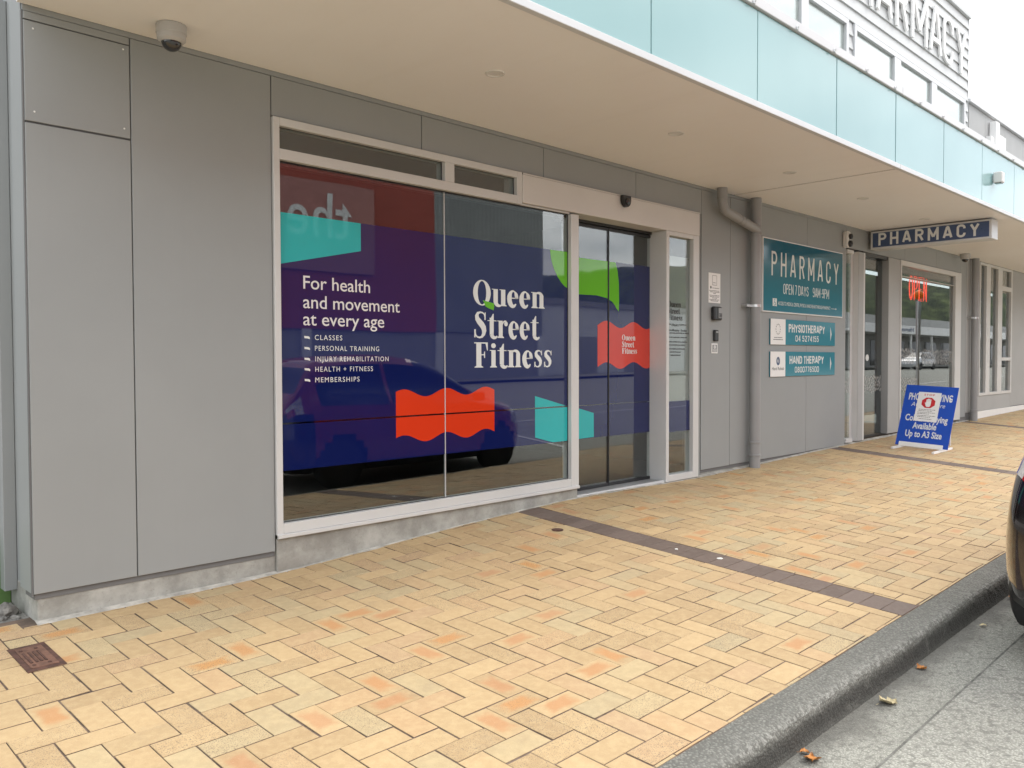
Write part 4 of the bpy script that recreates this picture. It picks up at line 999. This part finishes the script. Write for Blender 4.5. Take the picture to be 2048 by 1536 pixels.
# A-frame sign ---------------------------------------------------------------
ox = Vector((10.862, 3.992, .382)); rr = Vector((.012, -.618, -.030)); tt = Vector((.30, -.035, .755))
rN = rr.normalized(); uN = (tt - rN * tt.dot(rN)).normalized(); nN = rN.cross(uN)
t = thing('pavement_sign', 'leaning blue photocopying board with a white STOP notice on white metal feet', 'sign', (10.95, 3.7, .34))
bw, bh = rr.length, tt.length
MB().prism([(0, 0), (bw, 0), (bw, bh), (0, bh)], ox, rN, uN, .006).build('board', MAT['aframe'], t)
oB = ox + nN * .0062
def btext(s, x, z, w, c, off=.03, **k): return text('lettering', s, oB + rN * x + uN * z, rN, uN, w, c, MAT['letter'], t, off, **k)
btext('PHOTOCOPYING', .055, .615, .515, .088, .022); btext('Available here', .10, .53, .40, .055, 0, shear=.2)
btext('Colour Copying', .06, .335, .50, .08, .024); btext('Available', .165, .235, .28, .08, .024); btext('Up to A3 Size', .095, .125, .43, .08, .024)
sh = MB(); sh.prism([(.165, .335), (.435, .335), (.435, .725), (.165, .725)], ox + nN * .0085, rN, uN, .001); sh.build('notice_sheet', MAT['paper'], t)
o2 = ox + nN * .0098
text('lettering', 'STOP', o2 + rN * .235 + uN * .680, rN, uN, .125, .022, MAT['red'], t, .015, spacing=1.2)
mb = MB(); mb.prism([(.30 + .085 * cos(rad(22.5 + 45 * k)), .585 + .075 * sin(rad(22.5 + 45 * k))) for k in range(8)], o2, rN, uN, .0005); mb.build('stop_octagon', MAT['red'], t)
mb = MB(); o3 = ox + nN * .0106
mb.prism([(.272, .545), (.282, .53), (.318, .53), (.330, .55), (.330, .60), (.272, .60)], o3, rN, uN, .0004)
for k in range(4): mb.prism([(.2725 + k * .0148, .60), (.285 + k * .0148, .60), (.285 + k * .0148, .638 - (.008 if k in (0, 3) else 0)), (.2725 + k * .0148, .638 - (.008 if k in (0, 3) else 0))], o3, rN, uN, .0004)
mb.prism([(.258, .585), (.266, .59), (.272, .565), (.272, .548)], o3, rN, uN, .0004)
mb.build('hand_symbol', MAT['paper'], t)
scribble('fine_print', [(.20, .40, .49), (.2, .36, .472), (.19, .40, .45), (.19, .33, .432), (.19, .41, .408), (.2, .35, .39), (.22, .37, .365)], o2, rN, uN, MAT['ink'], t, .007, 9)
br = MB(); br.prism([(.045, -.012), (.56, -.012), (.56, .045), (.045, .045)], ox + nN * .0065, rN, uN, .014); br.build('base_bar', MAT['white'], t)
ft = MB()
for yy in (3.935, 3.455):
    a = Vector((10.60, yy, zg(10.60, yy) + .014)); b = Vector((11.27, yy, zg(11.27, yy) + .014)); d = (b - a).normalized(); w = Y * .014; h = Z * .012
    vs = [ft.bm.verts.new(p + s1 * w + s2 * h) for p in (a, b) for s1, s2 in ((-1, -1), (1, -1), (1, 1), (-1, 1))]
    for q in ((0, 1, 2, 3), (7, 6, 5, 4), (0, 4, 5, 1), (1, 5, 6, 2), (2, 6, 7, 3), (3, 7, 4, 0)): ft.bm.faces.new([vs[i] for i in q])
build_split(ft, 'foot', MAT['white'], t)
sb = MB()
for yy in (3.935, 3.455): sb.cyl((11.22, yy, .38), (11.10, yy - .03, .98), .010, n=8)
build_split(sb, 'stay', MAT['white'], t)

# ---------------------------------------------------------------- small things on the ground
def toby():
    x0, x1, y0, y1 = .957, 1.107, 3.832, 4.165
    t = thing('toby_box', 'rusty brown rectangular water meter lid set in the bricks at left', 'cover', (1.03, 4.0, .17))
    def P(x, y, h): return (x, y, zg(x, y) + h)
    def slab(a, b, c, d, h0, h1, mb):
        vs = [mb.bm.verts.new(P(x, y, h)) for h in (h0, h1) for x, y in ((a, c), (b, c), (b, d), (a, d))]
        for q in ((4, 5, 6, 7), (0, 1, 5, 4), (1, 2, 6, 5), (2, 3, 7, 6), (3, 0, 4, 7)): mb.bm.faces.new([vs[i] for i in q])
    f = MB(); slab(x0, x1, y0, y1, -.01, .0035, f); f.build('frame', MAT['iron'], t)
    l = MB(); slab(x0 + .022, x1 - .022, y0 + .03, y1 - .03, .0, .0062, l); l.build('lid', plain('lid_rust', (.15, .075, .05), .75, .3, 25, 90, .3), t)
    s = MB()
    for a, b, c, d in ((.99, 1.0, 3.92, 4.06), (1.012, 1.02, 3.92, 4.06), (1.03, 1.038, 3.92, 4.06), (1.048, 1.056, 3.92, 4.06), (.99, 1.002, 3.885, 3.9), (1.05, 1.062, 3.885, 3.9), (.99, 1.002, 4.09, 4.105), (1.05, 1.062, 4.09, 4.105)): slab(a, b, c, d, .005, .009, s)
    build_split(s, 'raised_mark', MAT['iron'], t)
toby()
x, y = 4.308, 3.886
tag(MB().lathe([(.042, -.002), (.042, .004), (.036, .006), (.0005, .006)], (x, y, zg(x, y)), n=20).build('survey_disc', MAT['iron'], None), 'small round brown metal disc in the bricks near the brown strip', 'disc')
for k, (x, y, r, lb) in enumerate(((4.60, 2.76, .020, 'larger white gum spot on the brown brick strip'), (4.56, 3.06, .011, 'smaller white gum spot on the brown brick strip'))):
    mb = MB(); mb.prism([(r * (1 + .2 * sin(3 * a)) * cos(a), r * (1 + .15 * cos(2 * a)) * sin(a)) for a in [2 * pi * q / 14 for q in range(14)]], (x, y, zg(x, y) - .001), X, Y, .004)
    tag(mb.build('gum_spot', MAT['chewgum']), lb, 'gum', 'gum spots on the pavement')
def leaf(x, y, L, ang, mat, label, seed):
    R = random.Random(seed); bm = bmesh.new(); n = 9; z0 = zroad(x, y) + .006; rows = []
    for i in range(n):
        u = i / (n - 1); w = L * .36 * sin(pi * min(1, u * 1.02)) ** .7 * (1 + .35 * sin(u * 19 + seed)) + .001
        row = []
        for s in (-1, -.5, 0, .5, 1):
            px, py = (u - .5) * L, s * w; h = .25 * L * (abs(s) ** 1.6) * R.uniform(.4, .9) + .12 * L * sin(u * 5 + seed)
            row.append(bm.verts.new((x + px * cos(ang) - py * sin(ang), y + px * sin(ang) + py * cos(ang), z0 + max(0, h))))
        rows.append(row)
    for a, b in zip(rows, rows[1:]):
        for k in range(4): bm.faces.new((a[k], b[k], b[k + 1], a[k + 1]))
    st = [bm.verts.new(p) for p in ((x + .5 * L * cos(ang), y + .5 * L * sin(ang), z0), (x + .85 * L * cos(ang + .2), y + .85 * L * sin(ang + .2), z0 + .002), (x + .85 * L * cos(ang + .2), y + .85 * L * sin(ang + .2) + .002, z0 + .003))]
    bm.faces.new(st)
    me = bpy.data.meshes.new('fallen_leaf'); bm.to_mesh(me); bm.free(); me.materials.append(mat)
    for p in me.polygons: p.use_smooth = True
    tag(link('fallen_leaf', me), label, 'leaf', 'fallen leaves in the gutter')
leaf(2.94, 1.37, .075, .5, MAT['leaf'], 'largest orange dry leaf in the gutter, nearest the bottom edge', 1)
leaf(2.975, 1.415, .035, 2.2, MAT['leaf'], 'small red brown leaf curled beside the largest gutter leaf', 5)
leaf(4.16, 1.395, .055, 1.2, MAT['leaf'], 'orange dry leaf halfway along the gutter', 2)
leaf(3.65, 1.36, .085, 2.6, MAT['leafpale'], 'pale thin withered leaf between the two orange gutter leaves', 3)
leaf(5.70, 1.39, .06, .9, MAT['leaf'], 'orange dry leaf in the gutter close to the parked car', 4)
leaf(5.03, 1.37, .035, 1.9, MAT['leafpale'], 'tiny pale leaf scrap in the gutter before the parked car', 6)
# gravel and stones by the left corner
R = random.Random(3); mb = MB()
for k in range(900):
    x, y = R.uniform(-1.5, 1.15), R.uniform(4.60, 4.93); r = R.uniform(.006, .018)
    q = bmesh.ops.create_icosphere(mb.bm, subdivisions=1, radius=r)
    for v in q['verts']: v.co = Vector((x + v.co.x * R.uniform(.8, 1.3), y + v.co.y * R.uniform(.8, 1.2), .183 + r * .3 + v.co.z * .8))
mb.box(-6, 1.16, 4.6, 5.0, .05, .182, 0)
o = mb.build('gravel', MAT['gravel']); o['kind'] = 'stuff'
for x, y, r, lb in ((1.075, 4.70, .055, 'broken grey stone lying against the concrete corner at left'), (1.0, 4.72, .035, 'smaller grey stone on the gravel beside the green base')):
    mb = MB(); q = bmesh.ops.create_icosphere(mb.bm, subdivisions=2, radius=r)
    for v in q['verts']:
        k = 1 + .35 * mnoise.noise(v.co * 30 + Vector((x, 0, 0))); v.co = Vector((x, y, .185 + r * .5)) + Vector((v.co.x * k, v.co.y * k * .8, v.co.z * k * .75))
    tag(mb.build('stone', MAT['gravel']), lb, 'stone')

# ---------------------------------------------------------------- cars
def interp(T, x):
    """smooth interpolation through (x, value) pairs"""
    if x <= T[0][0]: return T[0][1]
    if x >= T[-1][0]: return T[-1][1]
    for i in range(len(T) - 1):
        if x <= T[i + 1][0]:
            x0, y0 = T[i]; x1, y1 = T[i + 1]; t = (x - x0) / (x1 - x0)
            m0 = (T[i + 1][1] - T[i - 1][1]) / (T[i + 1][0] - T[i - 1][0]) if i > 0 else (y1 - y0) / (x1 - x0)
            m1 = (T[i + 2][1] - y0) / (T[i + 2][0] - x0) if i + 2 < len(T) else (y1 - y0) / (x1 - x0)
            h = x1 - x0; return (2 * t ** 3 - 3 * t * t + 1) * y0 + (t ** 3 - 2 * t * t + t) * h * m0 + (-2 * t ** 3 + 3 * t * t) * y1 + (t ** 3 - t * t) * h * m1
L_ = 3.70
TOP = [(0, .60), (.03, .84), (.07, .97), (.14, 1.08), (.34, 1.36), (.55, 1.46), (1.2, 1.50), (1.75, 1.48), (2.15, 1.37), (2.75, 1.02), (3.05, .93), (3.40, .83), (3.60, .70), (3.70, .52)]
BELT = [(0, .58), (.03, .80), (.10, .92), (.3, .95), (1.5, .93), (2.6, .90), (3.05, .86), (3.40, .78), (3.60, .67), (3.70, .50)]
HW = [(0, .58), (.03, .66), (.10, .755), (.25, .815), (.7, .842), (2.9, .842), (3.3, .79), (3.55, .66), (3.66, .52), (3.70, .45)]
ROOFW = [(0, .55), (.10, .68), (.34, .60), (.6, .575), (1.8, .575), (2.2, .61), (2.75, .70), (3.1, .70), (3.4, .66), (3.6, .55), (3.7, .4)]
WX = (.63, 3.04); WR = .295
def make_car(name, label, paint, loc, rz, group=None, bumper=None):
    root = thing(name, label, 'car', loc, group); root.rotation_euler = (0, 0, rz)
    xs = sorted(set([round(L_ * k / 74, 4) for k in range(75)] + [.015, .03, .06, .09, .12, 3.66, 3.685]))
    def section(x):
        top, belt, hw, rw = interp(TOP, x), min(interp(BELT, x), interp(TOP, x) - .012), interp(HW, x), min(interp(ROOFW, x), interp(HW, x) * .86)
        lo = .21 if .15 < x < 3.5 else .25; tf = .952 - .075 * max(0, 1 - x / .5)
        P = [(0, lo), (hw * .6, lo), (hw * .90, lo), (hw * .955, lo + .03), (hw * .985, lo + .10)]
        for k in range(1, 8): t = k / 8; P.append((hw * (.985 + .028 * sin(pi * t) + (tf - .985) * .85 * t * t), lo + .10 + (belt - lo - .10) * t))
        P.append((hw * tf, belt))
        for k in range(1, 9): t = k / 9; P.append((hw * tf + (rw - hw * tf) * (t + .12 * sin(pi * t)), belt + (top - belt) * .93 * t))
        P += [(rw * .93, belt + (top - belt) * .975), (rw * .75, top - .004), (rw * .4, top + .008 * (1 if .4 < x < 2 else .5)), (0, top + .012)]
        return P
    bodyf, glassf, tailc, tailr, headf, lowerf, bumpf = [], [], [], [], [], [], []
    V = []; idx = {}
    NP = len(section(1.0))
    for i, x in enumerate(xs):
        for j, (a, b) in enumerate(section(x)):
            for s in (1, -1): idx[i, j, s] = len(V); V.append((x - L_ / 2, s * a, b))
    def cls(x, j, zc, yc):
        bl = interp(BELT, x); tp = interp(TOP, x)
        if 12 <= j <= 19 and tp - bl > .12:
            if .42 < x < 2.62 and zc < tp - .05 and not (1.28 < x < 1.37) and not (1.0 > 2):
                pill = 1.0
                if x < .62 and zc > 1.2: return 'b'
                return 'g'
        if x < .36 and .16 < x and j >= 21 and tp > 1.10 and tp < 1.40: return 'g'
        if 1.82 < x < 2.68 and j >= 20: return 'g'
        if x < .20 and 5 <= j <= 16 and   .845 < zc < 1.10: return 'tc' if zc > .895 else 'tr'
        if 3.28 < x < 3.64 and 8 <= j <= 13 and zc > .60: return 'h'
        if zc < .30: return 'l'
        if x < .30 and zc < .845: return 'u'
        return 'b'
    for i in range(len(xs) - 1):
        for j in range(NP - 1):
            for s in (1, -1):
                q = [idx[i, j, s], idx[i + 1, j, s], idx[i + 1, j + 1, s], idx[i, j + 1, s]]
                if s < 0: q = q[::-1]
                c = [sum(V[k][d] for k in q) / 4 for d in range(3)]; x = c[0] + L_ / 2
                if abs(c[1]) > .55 and any((x - w) ** 2 + (c[2] - .29) ** 2 < .335 ** 2 for w in WX) and c[2] < .64: continue
                {'b': bodyf, 'g': glassf, 'tc': tailc, 'tr': tailr, 'h': headf, 'l': lowerf, 'u': bumpf}[cls(x, j, c[2], abs(c[1]))].append(q)
    for i, rev in ((0, True), (len(xs) - 1, False)):
        ringv = [idx[i, j, 1] for j in range(NP)] + [idx[i, j, -1] for j in range(NP - 2, 0, -1)]
        bodyf.append(ringv if rev else ringv[::-1])
    def sub(nm, fl, mat):
        if not fl: return
        used = sorted(set(k for f in fl for k in f)); mp_ = {k: n for n, k in enumerate(used)}
        me = bpy.data.meshes.new(nm); me.from_pydata([V[k] for k in used], [], [[mp_[k] for k in f] for f in fl]); me.materials.append(mat)
        smooth_by_angle(me, 50); o = bpy.data.objects.new(nm, me); COL.objects.link(o); o.parent = root; return o
    sub('rear_bumper', bumpf, bumper or paint)
    sub('body', bodyf, paint); sub('window', glassf, MAT['carglass']); sub('sill', lowerf, MAT['black'])
    for s in (1, -1):
        sd = lambda fl: [f for f in fl if V[f[0]][1] * s > 0]
        o = sub('taillight', sd(tailc), MAT['lampclear']); 
        r_ = sub('red_lens', sd(tailr), MAT['lampred'])
        if o and r_: r_.parent = o
        sub('headlight', sd(headf), MAT['lampclear'])
        mi = MB(); mi.box(.72, .86, s * .86 - .06, s * .86 + .06, .93, 1.05, .02); m_ = mi.build('wing_mirror', paint, None); m_.parent = root
    ur = MB(); ur.box(-1.7, 1.6, -.6, .6, .2, .5, .01)
    for w in WX: ur.box(w - L_ / 2 - .36, w - L_ / 2 + .36, -.62, .62, .2, .68, .02)
    u_ = ur.build('underbody', MAT['rubber'], None); u_.parent = root
    for w in WX:
        for s in (1, -1):
            cx, cy = w - L_ / 2, s * .745
            prof = [(.19, -.085), (.255, -.088), (.285, -.07), (.292, -.03), (.292, .03), (.285, .07), (.255, .088), (.19, .085)]
            tw = MB().lathe(prof, (cx, cy, WR), 'Y', 32).build('wheel', MAT['rubber'], None, True, 60); tw.parent = root
            rm = MB().lathe([(.192, -.06), (.192, .06), (.18, .07), (.172, .04), (.172, -.04), (.18, -.07), (.192, -.06)], (cx, cy, WR), 'Y', 32)
            for k in range(7):
                a = 2 * pi * k / 7
                m4 = Matrix.Translation((cx, cy + s * .055, WR)) @ Matrix.Rotation(a, 4, 'Y')
                rm.box(-.02, .02, -.012, .012, .02, .178, .004, mat4=m4)
            rm.cyl((cx, cy + s * .03, WR), (cx, cy + s * .072, WR), .05, .04, 16)
            ro = rm.build('rim', MAT['rim'], None, True, 40); ro.parent = tw
    return root
# the hatchback parked at the kerb: its rear corner shows at the right edge and its side mirrors in the window
CX = 4.43 + L_ / 2
make_car('parked_hatchback', 'dark hatchback at the kerb, black rear bumper and tail lamp in view', MAT['carred'], (CX, 1.20 - .842, zroad(CX, .9) + .012), 0, None, MAT['carblack'])
make_car('silver_car', 'silver hatchback across the road, mirrored in the pharmacy window', MAT['carsilver'], (74, -16.5, zroad(74, -16.5)), pi * 1.02)

# ---------------------------------------------------------------- across the road (seen in the window reflections)
zo = zroad(30, -21) + .14
WBD = thing('warehouse_store', 'large red and grey corrugated store across the road, mirrored in the shop window', 'building', (26, -26, zo))
MB().box(-6, 28.0, -34, -25.0, 2.97, 12.2, 0).build('red_cladding', MAT['redclad'], WBD)
MB().box(28.003, 36.4, -34, -25.05, 3.0, 12.1, 0).build('grey_cladding', MAT['corr'], WBD)
MB().box(-6, 36.3, -34, -25.15, -.5, 2.98, 0).build('lower_wall', MAT['lightwall'], WBD)
pier = MB()
for x in (-4, 4, 12, 20, 28, 36): pier.box(x, x + .5, -25.14, -25.0, 0, 2.96, 0)
build_split(pier, 'pier', MAT['palewhite'], WBD)
MB().box(8, 24.0, -24.95, -24.85, 5.7, 9.9, 0).build('sign_plate', MAT['signplate'], WBD)
text('lettering', 'the w', (22.6, -24.84, 7.3), -X, Z, 6.2, 2.05, MAT['white'], WBD, .006, .05)
LB = thing('low_white_building', 'long low off white building across the road, mirrored in the sliding doors', 'building', (48, -27, zo))
MB().box(36.6, 64, -35, -26, -.5, 5.0, 0).build('wall', MAT['palewhite'], LB)
MB().box(36.5, 64.2, -35.2, -25.8, 5.0, 5.35, 0).build('roof', MAT['lightwall'], LB)
dd = MB()
for x in (40, 46, 53, 59): dd.box(x, x + 3, -25.99, -25.95, .3, 3.0, 0)
build_split(dd, 'roller_door', MAT['lightwall'], LB)
VS = thing('verandah_shops', 'shop row with white verandah fascia across the road, mirrored in the pharmacy window', 'building', (95, -24, zo))
MB().box(70, 150, -34, -24, -.5, 6.0, 0).build('wall', MAT['lightwall'], VS)
MB().box(70, 150, -24, -20.6, 4.0, 4.2, 0).box(70, 150, -20.6, -20.4, 3.95, 4.75, 0).build('verandah', MAT['white'], VS)
pv = MB()
for x in range(72, 150, 6): pv.box(x, x + .15, -20.7, -20.55, 0, 4.0, 0)
build_split(pv, 'verandah_post', MAT['white'], VS)
wv = MB()
for x in range(73, 150, 5): wv.box(x, x + 3.6, -23.99, -23.95, .9, 3.4, 0)
build_split(wv, 'shop_front', MAT['carglass'], VS)
text('lettering', 'Harcourts', (84, -20.39, 4.2), -X, Z, 4.6, .36, MAT['signnavy'], VS, .01, .02)
BC = thing('crossing_beacon', 'pedestrian crossing pole with orange globe, mirrored in the pharmacy window', 'beacon', (26.43, -.13, 0))
MB().cyl((26.43, -.13, -.1), (26.43, -.13, 2.2), .055, n=16).cyl((26.43, -.13, 2.2), (26.43, -.13, 3.25), .075, n=16).build('pole', MAT['steel'], BC, True)
MB().lathe([(.145 * sin(rad(q)), -.145 * cos(rad(q))) for q in range(4, 181, 11)], (26.43, -.13, 3.43), n=24).build('globe', MAT['beaconorange'], BC, True, 70)
for i, (x, y) in enumerate(((52, -19.6), (96, -19.6))):
    t = thing('street_lamp', ('street lamp in front of the low white building across the road', 'street lamp in front of the verandah shops across the road')[i], 'street lamp', (x, y, zo), 'street lamps across the road')
    MB().tube([(x, y, 0), (x, y, 6.5), (x, y + .3, 7.3), (x, y + 1.4, 7.6)], [.09, .06, .05, .04], 10).build('pole', MAT['steel'], t, True)
    MB().box(x - .15, x + .15, y + 1.3, y + 2.0, 7.5, 7.66, .04).build('lamp_head', MAT['alu'], t)
def ridge(name, pts, depth, seed):
    bm = bmesh.new(); R = []; n = 200
    for i in range(n + 1):
        t = i / n * (len(pts) - 1); k = min(int(t), len(pts) - 2); a = Vector(pts[k]).lerp(Vector(pts[k + 1]), t - k); row = []
        for j in range(15):
            v = j / 14; d = Vector((a.x, a.y, 0)).normalized()
            h = a.z * sin(v * pi / 2) ** .9 * (1 + .22 * mnoise.noise((a.x * .006, a.y * .006, v * 2 + seed))) + 3.5 * mnoise.noise((i * .8, v * 9, seed)) * v
            p = Vector((a.x, a.y, -1)) + d * depth * v; row.append(bm.verts.new((p.x, p.y, -1 + h)))
        R.append(row)
    for a, b in zip(R, R[1:]):
        for k in range(14): bm.faces.new((a[k], b[k], b[k + 1], a[k + 1]))
    bmesh.ops.recalc_face_normals(bm, faces=bm.faces[:])
    me = bpy.data.meshes.new(name); bm.to_mesh(me); bm.free(); me.materials.append(MAT['hill']); return struct(link(name, me))
ridge('hills', [(-300, -420, 60), (60, -420, 55), (250, -380, 66), (380, -300, 84), (450, -200, 84), (520, -90, 80), (560, 40, 70)], 260, 1.0)
